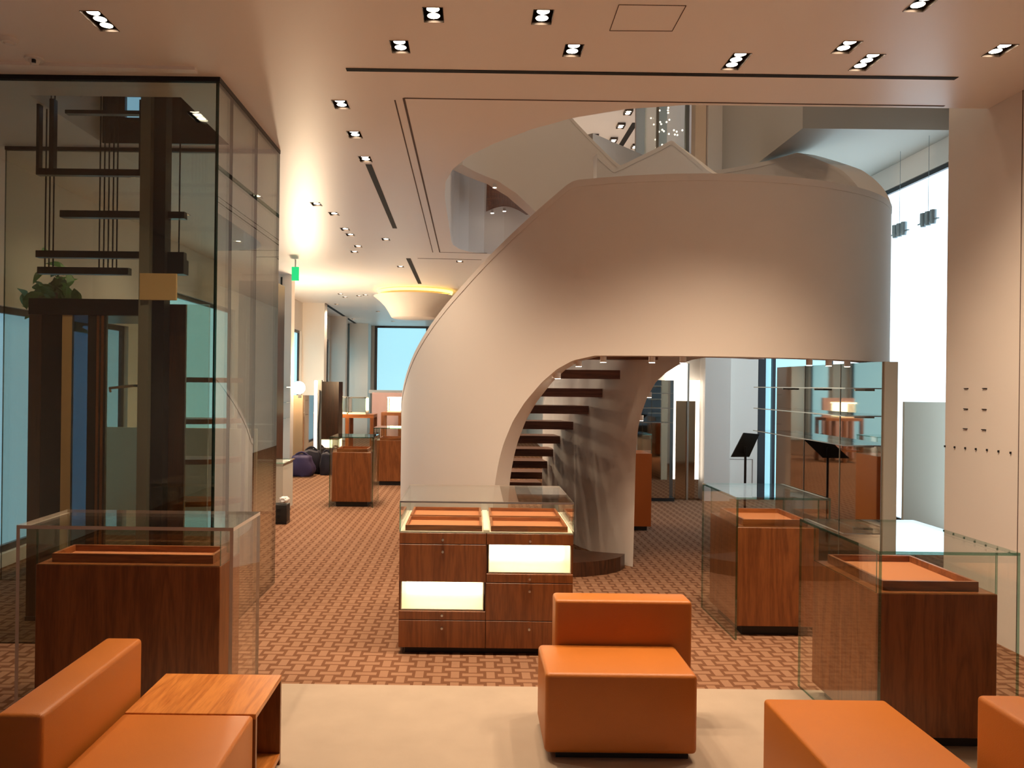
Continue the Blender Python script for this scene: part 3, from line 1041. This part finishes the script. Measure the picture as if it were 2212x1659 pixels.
# counterweight frame near the top
for a, b, c, d in ((58, 296, 372, 358), (86, 96, 358, 205), (283, 296, 358, 205), (120, 296, 237, 229), (58, 64, 358, 205)):
    box('frame_bar', lx(a), lx(b), yb + 0.08, yb + 0.13, lz(c), lz(d), 'black_metal', t)
for c, d, a, b in ((463, 448, 108, 296), (463, 448, 346, 382), (552, 537, 56, 296), (552, 537, 346, 382), (588, 573, 60, 260)):
    box('cross_beam', lx(a), lx(b), yb + 0.10, yb + 0.16, lz(c), lz(d), 'black_metal', t)
for px in (62, 71, 80, 183, 193, 203, 213, 222, 361):
    bm = new_bm(); add_cyl(bm, lx(px), yb + 0.19, lz(575), ZU2 - 0.5, 0.0055, None, 8)
    obj('cable', bm, 'black', t)
box('sheave_beam', lx(40), lx(400), yb + 0.02, yb + 0.30, ZU2 - 0.5, ZU2 - 0.4, 'black_metal', t)
box('sign_board', lx(303), lx(381), yb - 0.03, yb - 0.005, lz(647), lz(590), 'tan_panel', t)
box('counterweight', lx(346), lx(382), yb + 0.1, yb + 0.2, lz(585), lz(552), 'black_metal', t)
# car
car_y0, car_y1 = yb + 0.0, 6.35
zt = lz(645)
car = box('lift_car', lx(56), lx(296), car_y0 + 0.02, car_y1, lz(680), zt, 'black_metal', t)
for a, b, m in ((56, 84, 'dark_wood'), (84, 128, 'black_metal'), (128, 150, 'tan_panel'), (150, 184, 'blue_glass'), (184, 203, 'black'), (203, 209, 'cherry'),
                (209, 213, 'black'), (213, 219, 'cherry'), (219, 224, 'black'), (224, 295, 'shaft_glass')):
    box('car_panel', lx(a), lx(b) - 0.002, car_y0 + 0.03, car_y0 + 0.06, 0.03, lz(680), m, car)
for a, b, m in ((319, 380, 'dark_wood'), (381, 432, 'shaft_glass')):
    box('side_panel', lx(a), lx(b), yb + 0.17, yb + 0.20, 0.0, lz(650), m, t)
box('car_floor', lx(56), lx(296), car_y0 + 0.02, car_y1, 0.0, 0.03, 'black_metal', car)
hb = new_bm()
tube(hb, [(lx(235), yb + 0.028, lz(845)), (lx(238), yb - 0.01, lz(838)), (lx(290), yb - 0.01, lz(832)), (lx(293), yb + 0.028, lz(832))], 0.009)
obj('handrail', hb, 'steel', car, smooth=True)
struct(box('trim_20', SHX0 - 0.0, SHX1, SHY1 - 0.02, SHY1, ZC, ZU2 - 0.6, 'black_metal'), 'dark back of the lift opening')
window(-2.86, -2.55, SHY1 - 0.04, SHY1 - 0.03, 3.84, 4.02, 'film_blue', axis='Y', frame=0.015)

# curved lit shelves behind the lift
t = thing('curved_shelf_unit', 'brown wall unit with four rounded wood shelves behind the lift', 'shelf unit', (-2.55, 7.3, 0))
for x in (-2.97, -2.17):
    box('post', x, x + 0.03, 7.42, 7.46, 0, 2.3, 'dark_wood', t)
for y in (815, 905, 992, 1083):
    z = H + (822 - y) / F * 7.1
    bm = new_bm()
    pts = [(-2.96, 7.42)] + [(-2.56 - 0.40 * math.cos(R(k * 10)), 7.42 - 0.36 * math.sin(R(k * 10))) for k in range(1, 18)] + [(-2.16, 7.42)]
    lo = [bm.verts.new((x, yy, z - 0.045)) for x, yy in pts]; hi = [bm.verts.new((x, yy, z)) for x, yy in pts]
    bm.faces.new(hi); bm.faces.new(list(reversed(lo)))
    for i in range(len(pts)):
        j = (i + 1) % len(pts)
        bm.faces.new((lo[i], lo[j], hi[j], hi[i]))
    obj('shelf', bm, 'cherry_x', t)

o = box('low_screen', -4.05, -2.35, 8.6, 8.65, 0, 1.18, 'board')
tag(rebase(o), 'low beige screen standing behind the lift', 'screen')
t = thing('mirrored_foliage', 'bushy green plant in a white pot added behind the lift for reflected foliage', 'plant', (-3.75, 7.05, 0))  # added plant, stands in for outside trees reflected in the lift glass
bm = new_bm(); add_cyl(bm, -3.75, 7.05, 0, 0.42, 0.15, 0.19, 24)
obj('pot', bm, 'white_plastic', t, smooth=True, angle=40)
bm = new_bm(); tube(bm, [(-3.75 + 0.02 * math.sin(k), 7.05, 0.4 + 0.23 * k) for k in range(10)], 0.018)
obj('stem', bm, 'dark_wood', t, smooth=True)
rnd = random.Random(7)
lm = None
for k in range(70):
    c = Vector((-3.75 + rnd.gauss(0, 0.10), 7.05 + rnd.gauss(0, 0.10), 2.43 + rnd.gauss(0, 0.13)))
    if lm is None:
        bm = new_bm()
        ring = [bm.verts.new((0.045 * math.sin(math.pi * j / 6) * sg, 0.19 * j / 6, 0.03 * math.sin(math.pi * j / 6))) for sg, js in ((1, range(0, 7)), (-1, range(5, 0, -1))) for j in js]
        bm.faces.new(ring)
        lm = obj('leaf', bm, 'leaf'); lf = lm
    else:
        lf = lm.copy(); C.objects.link(lf)
    lf.parent = t
    lf.location = c - Vector(t.location)
    lf.rotation_euler = (rnd.uniform(-1.2, 1.2), rnd.uniform(-0.8, 0.8), rnd.uniform(0, 6.28))
# tall dark cabinet with a lit niche, low cabinet, black box
t = thing('tall_cabinet', 'tall dark wood cabinet with a lit niche beyond the lift', 'cabinet', (-3.2, 12.0, 0))
box('body', -3.5, -2.97, 11.75, 12.4, 0.02, 0.24, 'dark_wood', t)
box('body', -3.5, -2.97, 11.75, 12.4, 0.42, 3.2, 'dark_wood', t)
box('lit_niche', -3.48, -2.99, 11.77, 12.38, 0.24, 0.42, 'niche_light', t)
box('shelf_edge', -3.52, -2.95, 11.73, 11.75, 0.80, 0.82, 'steel', t)
box('shelf_edge', -3.52, -2.95, 11.73, 11.75, 1.05, 1.07, 'steel', t)
t = thing('low_cabinet', 'low beige cabinet with a glass top beyond the lift', 'cabinet', (-2.75, 10.3, 0))
box('body', -3.2, -2.40, 10.05, 10.6, 0.04, 0.62, 'board', t, bevel=0.003, segs=1)
pane('glass_top', -3.22, -2.38, 10.03, 10.62, 0.655, 0.667, t)
box('top_frame', -3.2, -2.40, 10.05, 10.6, 0.62, 0.655, 'steel', t)
box('base', -3.15, -2.45, 10.1, 10.55, 0, 0.04, 'black', t)
t = thing('tool_case', 'small black case with crumpled white tissue beside the lift', 'case', (-2.27, 9.45, 0))
rounded('body', -2.365, -2.19, 9.38, 9.55, 0.02, 0.235, 'black', t, 0.012)
box('foot', -2.365, -2.19, 9.375, 9.555, 0.0, 0.03, 'black_metal', t)
for z in (0.09, 0.165):
    bm = new_bm(); bmesh.ops.create_cone(bm, cap_ends=True, segments=20, radius1=0.022, radius2=0.022, depth=0.01)
    bmesh.ops.rotate(bm, verts=bm.verts[:], cent=(0, 0, 0), matrix=Matrix.Rotation(R(90), 3, 'X'))
    bmesh.ops.translate(bm, verts=bm.verts[:], vec=(-2.29, 9.378, z))
    obj('knob', bm, 'black_metal', t)
bm = new_bm(); bmesh.ops.create_icosphere(bm, subdivisions=3, radius=0.07)
for v in bm.verts:
    v.co = Vector((v.co.x, v.co.y * 0.7, v.co.z * 0.55)) * random.uniform(0.72, 1.15) + Vector((-2.235, 9.44, 0.285))
tag(rebase(obj('tissue', bm, 'tissue')), 'crumpled white tissue lying on the small black case', 'tissue')

# ------------------------------------------------------------------ columns of the long room
def column(x0, x1, y0, y1, label, z1=ZC):
    t = thing('column', label, 'column', ((x0 + x1) / 2, (y0 + y1) / 2, 0), 'columns along the window wall')
    box('shaft', x0, x1, y0, y1, 0, z1, 'plaster', t)
    return t


c1 = column(XL, -3.30, 14.3, 14.55, 'pale column with a black joint and thin glass shelves')
box('joint', -3.50, -3.47, 14.29, 14.31, 0.3, ZC - 0.05, 'black', c1)
for y in (835, 868, 902):
    z = H + (824 - y) / F * 14.1
    pane('glass_shelf', -3.62, -3.30, 14.0, 14.29, z - 0.012, z, c1, edge='steel')
column(XL, -3.66, 19.4, 19.75, 'tall column brightly lit by the bare lamp')
column(XL, -3.74, 23.2, 23.5, 'grey column between the lamp lit column and the far corner')
column(-4.05, -3.44, 25.9, 26.6, 'column beside the far blue window')

# exit sign
p = P(638, 593, z=3.42)
t = thing('exit_sign', 'glowing green exit sign hanging from the ceiling', 'sign', (p.x, p.y, 3.42))
box('sign_plate', p.x - 0.055, p.x + 0.055, p.y - 0.02, p.y + 0.02, 3.32, 3.54, 'exit_green', t)
box('hanger', p.x - 0.01, p.x + 0.01, p.y - 0.01, p.y + 0.01, 3.54, ZC, 'white_plastic', t)

# cone shaped ceiling lamp
pc = P(897, 632, z=ZC - 0.03)
lcx, lcy = pc.x, pc.y
t = thing('cone_ceiling_lamp', 'large white cone ceiling lamp with glowing yellow rim', 'ceiling light', (lcx, lcy, ZC))
prof = [(0.0, 3.07), (0.46, 3.07), (0.50, 3.09), (0.56, 3.20), (0.64, 3.32), (0.74, 3.42), (0.84, 3.50), (0.88, 3.53), (0.80, 3.53), (0.60, 3.40), (0.0, 3.36)]
bm = new_bm(); seg = 64
rings = []
for r, z in prof:
    rings.append([bm.verts.new((lcx + r * math.cos(2 * math.pi * k / seg), lcy + r * math.sin(2 * math.pi * k / seg), z)) for k in range(seg)] if r > 0 else [bm.verts.new((lcx, lcy, z))])
for a, b in zip(rings, rings[1:]):
    for k in range(seg):
        k2 = (k + 1) % seg
        q = [a[k % len(a)], a[k2 % len(a)], b[k2 % len(b)], b[k % len(b)]]
        u = []
        for v in q:
            if v not in u:
                u.append(v)
        bm.faces.new(u)
obj('shade', bm, 'plaster', t, smooth=True, angle=40)
bm = new_bm(); add_cyl(bm, lcx, lcy, 3.58, 3.635, 0.78, 0.80, 64, caps=False)
obj('light_ring', bm, 'cove', t, smooth=True)
bm = new_bm(); add_cyl(bm, lcx, lcy, 3.36, ZC, 0.55, 0.55, 48)
obj('stem', bm, 'plaster', t, smooth=True, angle=40)

# ------------------------------------------------------------------ objects in the long room
t = thing('mirror_screen', 'tall bronze mirror screen with a lit edge strip beside the bags', 'screen', (-3.0, 15.3, 0))
yb2 = 14.95
fx = lambda px, Y: (px - CX) / F * Y
fz = lambda y, Y, px=680: H + ((CY + (px - CX) * ROLL) - y) / F * Y
box('mirror_door', fx(633, yb2), fx(657, yb2), yb2, yb2 + 0.04, 0, fz(854, yb2), 'bronze_mirror', t)
box('mirror_door', fx(658, yb2), fx(678, yb2), yb2, yb2 + 0.04, 0, fz(854, yb2), 'mirror', t)
box('light_strip', fx(679, yb2), fx(686, yb2), yb2, yb2 + 0.04, fz(985, yb2), fz(822, yb2), 'led_white', t)
box('end_post', fx(686, yb2), fx(695, yb2), yb2, yb2 + 0.10, 0, fz(821, yb2), 'grey_metal', t)
bm = new_bm(); tube(bm, [(fx(690, yb2) + 0.01 * math.sin(k), yb2 - 0.01, 0.02 + k * 0.17) for k in range(10)], 0.012)
obj('cable', bm, 'black', t, smooth=True)
box('mirror_panel', fx(695, yb2), fx(740, yb2), yb2 + 0.02, yb2 + 0.05, 0, fz(824, yb2), 'mirror', t)

t = thing('work_lamp', 'bare glaring work lamp clipped on the bronze mirror screen', 'lamp', (fx(648, yb2), yb2 + 0.06, fz(854, yb2)))
bm = new_bm(); bmesh.ops.create_uvsphere(bm, u_segments=20, v_segments=12, radius=0.12)
bmesh.ops.translate(bm, verts=bm.verts[:], vec=(fx(648, yb2), yb2 - 0.10, fz(838, yb2)))
obj('bulb', bm, 'bulb', t, smooth=True)
box('clamp', fx(648, yb2) - 0.03, fx(648, yb2) + 0.03, yb2 - 0.01, yb2 + 0.06, fz(860, yb2), fz(851, yb2), 'black', t)
pl_d = bpy.data.lights.new('work_lamp_light', 'POINT'); pl_d.energy = 330; pl_d.color = (1.0, 0.74, 0.48); pl_d.shadow_soft_size = 0.16
pl_o = bpy.data.objects.new('bulb_light', pl_d); C.objects.link(pl_o); pl_o.parent = t
pl_o.location = Vector((fx(648, yb2) + 0.05, yb2 - 0.02, fz(838, yb2) + 0.32)) - Vector(t.location)


def bag(name, label, x, y, w, d, h, mat, group=None, strap=True):
    t = thing(name, label, 'bag', (x, y, 0), group)
    bm = new_bm(); bmesh.ops.create_cube(bm, size=1.0)
    bmesh.ops.subdivide_edges(bm, edges=bm.edges[:], cuts=7, use_grid_fill=True)
    rnd = random.Random(len(label))
    ph = [rnd.uniform(0, 6) for _ in range(6)]
    for v in bm.verts:
        q = v.co.copy(); n = q.normalized() * 0.5
        k = q.lerp(n, 0.55)
        k *= 1 + 0.07 * math.sin(9 * k.x + ph[0]) * math.sin(8 * k.z + ph[1]) + 0.05 * math.sin(13 * k.y + ph[2] + 5 * k.z)
        zz = k.z + 0.5
        taper = 1.0 - 0.35 * max(0, zz - 0.4)
        v.co = Vector((x + k.x * w * 1.15 * taper, y + k.y * d * 1.15 * taper, max(0.0, zz * h * 1.06 - 0.03)))
    obj('body', bm, mat, t, smooth=True, angle=60)
    if strap:
        bm = new_bm()
        tube(bm, [(x + 0.12 * w * k, y - 0.1 * d, h * 0.86 + h * 0.22 * math.sin(math.pi * (k + 3) / 6)) for k in range(-3, 4)], 0.018)
        obj('handle', bm, mat, t, smooth=True)


bag('rucksack', 'slumped dark purple rucksack leaning on the pale column', fx(652, 14.15), 14.25, 0.40, 0.34, 0.40, 'purple_cloth')
bag('holdall', 'black holdall behind the purple rucksack', fx(671, 14.5), 14.68, 0.36, 0.30, 0.46, 'bag_cloth')
bag('shoulder_bag', 'small black bag at the foot of the mirror screen post', fx(708, 14.5), 14.5, 0.22, 0.24, 0.42, 'bag_cloth')

# wooden display frames with glass boxes
Yt = 15.6


def frame_table(name, label, x0, x1, y0, y1, z1, nb):
    t = thing(name, label, 'display stand', ((x0 + x1) / 2, (y0 + y1) / 2, 0))
    w = 0.07
    for i in range(nb + 1):
        xx = x0 + (x1 - x0 - w) * i / nb
        for yy in (y0, y1 - w):
            box('post', xx, xx + w, yy, yy + w, 0, z1 - w, 'cherry', t)
    box('top_board', x0, x1, y0, y1, z1 - w, z1, 'cherry_x', t)
    box('lower_shelf', x0 + w, x1 - w, y0 + 0.01, y1 - 0.01, 0.25, 0.29, 'cherry_x', t)
    return t


def glass_box(label, x0, x1, y0, y1, z0, z1, lit='cream'):
    t = thing('glass_display_box', label, 'display case', ((x0 + x1) / 2, (y0 + y1) / 2, z0), 'glass boxes on the wood stands')
    g = 0.01
    box('base', x0, x1, y0, y1, z0, z0 + 0.025, 'cream', t)
    pane('glass_pane', x0, x1, y0, y0 + g, z0 + 0.025, z1 - 0.02, t)
    pane('glass_pane', x0, x1, y1 - g, y1, z0 + 0.025, z1 - 0.02, t)
    pane('glass_pane', x0, x0 + g, y0 + g, y1 - g, z0 + 0.025, z1 - 0.02, t)
    pane('glass_pane', x1 - g, x1, y0 + g, y1 - g, z0 + 0.025, z1 - 0.02, t)
    fb = new_bm()
    for a in ((x0, x1, y0, y0 + 0.02), (x0, x1, y1 - 0.02, y1), (x0, x0 + 0.02, y0, y1), (x1 - 0.02, x1, y0, y1)):
        add_box(fb, *a, z1 - 0.02, z1)
    obj('top_light_frame', fb, 'niche_light' if lit == 'lit' else 'steel', t)
    if lit == 'lit':
        box('lit_back', x0 + 0.02, x1 - 0.02, y1 - 0.03, y1 - 0.015, z0 + 0.03, z1 - 0.03, 'niche_light', t)
    return t


zt1 = fz(895, Yt, 750)
frame_table('wood_display_stand', 'open brown wood display stand carrying two glass boxes', fx(694, Yt), fx(808, Yt), Yt, Yt + 0.6, zt1, 2)
glass_box('glass box on the wood stand, next to the mirror screen', fx(696, Yt), fx(748, Yt), Yt + 0.1, Yt + 0.5, zt1, fz(858, Yt, 750))
glass_box('glass box with bright rim on the wood stand, nearer the far window', fx(752, Yt), fx(790, Yt), Yt + 0.05, Yt + 0.5, zt1, fz(858, Yt, 750))
Yt2 = 18.0
zt2 = fz(891, Yt2, 840)
frame_table('wood_display_stand', 'brown wood display stand near the far window carrying a lit box', fx(824, Yt2), fx(905, Yt2), Yt2, Yt2 + 0.6, zt2, 2)
glass_box('lit cream display box standing close beside the white stair wall', fx(836, Yt2), fx(874, Yt2), Yt2 + 0.1, Yt2 + 0.5, zt2, fz(858, Yt2, 840), 'lit')
o = box('display_board', fx(804, 19.2), fx(872, 19.2), 19.2, 19.28, 0.0, fz(848, 19.2, 840), 'lilac_cover')
o2 = tag(rebase(o), 'mauve brown standing panel before the far blue window', 'panel')
t = thing('window_ledge', 'pale blue ledge in front of the far window', 'ledge', (-2.4, 25.3, 0))
box('ledge_top', -3.3, -1.4, 25.1, 25.5, fz(850, 25.1, 840), fz(843, 25.1, 840), 'white_plastic', t)
for x in (-3.2, -1.6):
    box('leg', x, x + 0.08, 25.15, 25.45, 0, fz(850, 25.1, 840), 'white_plastic', t)

# ------------------------------------------------------------------ right part: mirrors, shelves, stand
t = thing('shelf_panel', 'tall mirror panel with thin glass shelves beside the window', 'shelf unit', (3.47, 7.75, 0))
Pz = 1.93
box('mirror', 3.445, 3.46, 6.62, 8.90, 0.0, Pz, 'mirror', t)
box('end_panel', 3.46, 3.57, 6.60, 6.63, 0.0, Pz, 'board', t)
box('rear_board', 3.46, 3.57, 6.63, 8.90, 0.0, Pz, 'board', t)
for y in (7.36, 8.15):
    box('joint', 3.441, 3.446, y - 0.006, y + 0.006, 0.0, Pz, 'grey_metal', t)
for y in (838, 898, 962):
    z = H + (840 - y) / F * 6.75
    s = pane('glass_shelf', 3.20, 3.444, 6.75, 8.95, z - 0.010, z, t, edge='steel')
    for yy in (6.9, 7.72, 8.5):
        box('bracket', 3.36, 3.445, yy, yy + 0.02, z - 0.028, z - 0.010, 'grey_metal', s)

o = box('window_screen', 4.92, 5.44, 8.95, 8.99, 0.0, H - (868 - 841) / F * 8.95, 'board')
tag(rebase(o), 'plain olive board standing before the bright window', 'screen')

# two hanging lamp clusters in front of the window
for k, (px, py) in enumerate(((1943, 498), (2005, 473))):
    p = P(px, py, X=5.22)
    t = thing('lamp_cluster', 'grey three lamp cluster hanging before the bright window, ' + ('close to the stair' if k == 0 else 'close to the pier'), 'lamp', p, 'lamp clusters at the window')
    sy = 0.075
    for i in range(3):
        yy = p.y + (i - 1) * sy * 1.3
        bm = new_bm()
        add_cyl(bm, p.x, yy, p.z - 0.02, p.z + 0.085, 0.036, 0.036, 16)
        add_cyl(bm, p.x, yy, p.z - 0.075, p.z - 0.02, 0.028, 0.036, 16)
        obj('lamp_can', bm, 'fixture_grey', t, smooth=True, angle=40)
    box('bar', p.x - 0.012, p.x + 0.012, p.y - 0.20, p.y + 0.20, p.z - 0.035, p.z - 0.022, 'fixture_grey', t)
    bm = new_bm(); add_cyl(bm, p.x, p.y, p.z + 0.08, 4.62, 0.0025, None, 6)
    obj('suspension_wire', bm, 'fixture_grey', t)

# mirrored vanity doors at the end of the stair hall
ym = 11.85
t = thing('lit_mirror_doors', 'bronze mirror doors framed by bright light strips behind the stair', 'mirror', (3.2, ym, 0))
mx = lambda px: (px - CX) / F * ym
mz = lambda y: H + (835 - y) / F * ym
box('mirror_door', mx(1461), mx(1484), ym, ym + 0.04, 0, mz(866), 'bronze_mirror', t)
box('mirror_door', mx(1488), mx(1503), ym, ym + 0.04, 0, mz(866), 'bronze_mirror', t)
box('post', mx(1484), mx(1488), ym - 0.03, ym + 0.04, 0, mz(785), 'steel', t)
box('light_panel', mx(1437), mx(1484), ym, ym + 0.04, mz(866), mz(785), 'led_white', t)
box('light_panel', mx(1488), mx(1512), ym, ym + 0.04, mz(866), mz(821), 'led_white', t)
box('light_strip', mx(1452), mx(1460), ym - 0.01, ym + 0.03, mz(1035), mz(866), 'led_white', t)
box('light_strip', mx(1503), mx(1511), ym - 0.01, ym + 0.03, mz(1035), mz(866), 'led_white', t)
box('mirror_foot', mx(1452), mx(1460), ym, ym + 0.03, 0, mz(1035), 'mirror', t)
box('mirror_foot', mx(1503), mx(1511), ym, ym + 0.03, 0, mz(1035), 'mirror', t)

t = thing('mirror_shelf_screen', 'mirror screen with small glass shelves seen through the stair arch', 'shelf unit', (2.75, 11.6, 0))
box('mirror', 2.45, mx(1440), 11.62, 11.66, 0.05, mz(822), 'mirror', t)
box('mirror', mx(1440), mx(1452), 11.75, 11.78, 0.05, mz(822), 'blue_steel', t)
box('plinth', 2.45, mx(1452), 11.64, 11.80, 0, 0.05, 'black', t)
for y in (849, 880, 910):
    pane('glass_shelf', 2.40, mx(1440) - 0.01, 11.42, 11.62, mz(y) - 0.01, mz(y), t, edge='steel')

yo = 9.25
t = thing('orange_pedestal', 'bright orange pedestal with glass box half hidden by the stair', 'display case', (2.2, yo + 0.3, 0))
ox1 = (1410 - CX) / F * yo
box('pedestal', 1.66, ox1, yo, yo + 0.5, 0.05, H - (980 - 834) / F * yo, 'orange_lacquer', t)
box('base', 1.70, ox1 - 0.04, yo + 0.04, yo + 0.46, 0, 0.05, 'black', t)
zo = H - (980 - 834) / F * yo
pane('glass_pane', 1.66, ox1, yo, yo + 0.01, zo, zo + 0.22, t)
pane('glass_pane', ox1 - 0.01, ox1, yo + 0.01, yo + 0.49, zo, zo + 0.22, t)
pane('glass_top', 1.66, ox1, yo, yo + 0.5, zo + 0.22, zo + 0.23, t)

# music stand
ys = 8.6
bm = new_bm()
for a in ((0, 0.36, 0.80, 0.805), (0, 0.36, 0.24, 0.245), (0, 0.005, 0.24, 0.805), (0.355, 0.36, 0.24, 0.805)):
    add_box(bm, 3.93 + a[0], 3.93 + a[1], 11.994, 12.001, a[2] - 0.2, a[3] - 0.2)
struct(obj('trim_31', bm, 'seam'), 'outline of a flush access hatch in the pale wall panel')
t = thing('sign_stand', 'black sloping sign stand in front of the blue wall panel', 'sign stand', ((1612 - CX) / F * ys, ys, 0))
sx = (1612 - CX) / F * ys
sz = lambda y: H + (837 - y) / F * ys
bm = new_bm(); add_cyl(bm, sx, ys, 0.02, sz(965), 0.013, None, 14)
obj('pole', bm, 'black', t, smooth=True, angle=40)
bm = new_bm(); add_cyl(bm, sx, ys, 0, 0.02, 0.16, 0.15, 28)
obj('base', bm, 'black', t, smooth=True, angle=40)
bm = new_bm()
pp = [P(1606, 935, Y=ys + 0.10), P(1640, 938, Y=ys + 0.22), P(1618, 987, Y=ys + 0.02), P(1579, 987, Y=ys - 0.10)]
n = (pp[1] - pp[0]).cross(pp[3] - pp[0]).normalized() * 0.006
lo = [bm.verts.new(q - n) for q in pp]; hi = [bm.verts.new(q + n) for q in pp]
bm.faces.new(lo); bm.faces.new(list(reversed(hi)))
for i in range(4):
    bm.faces.new((lo[i], lo[(i + 1) % 4], hi[(i + 1) % 4], hi[i]))
obj('board', bm, 'black', t)
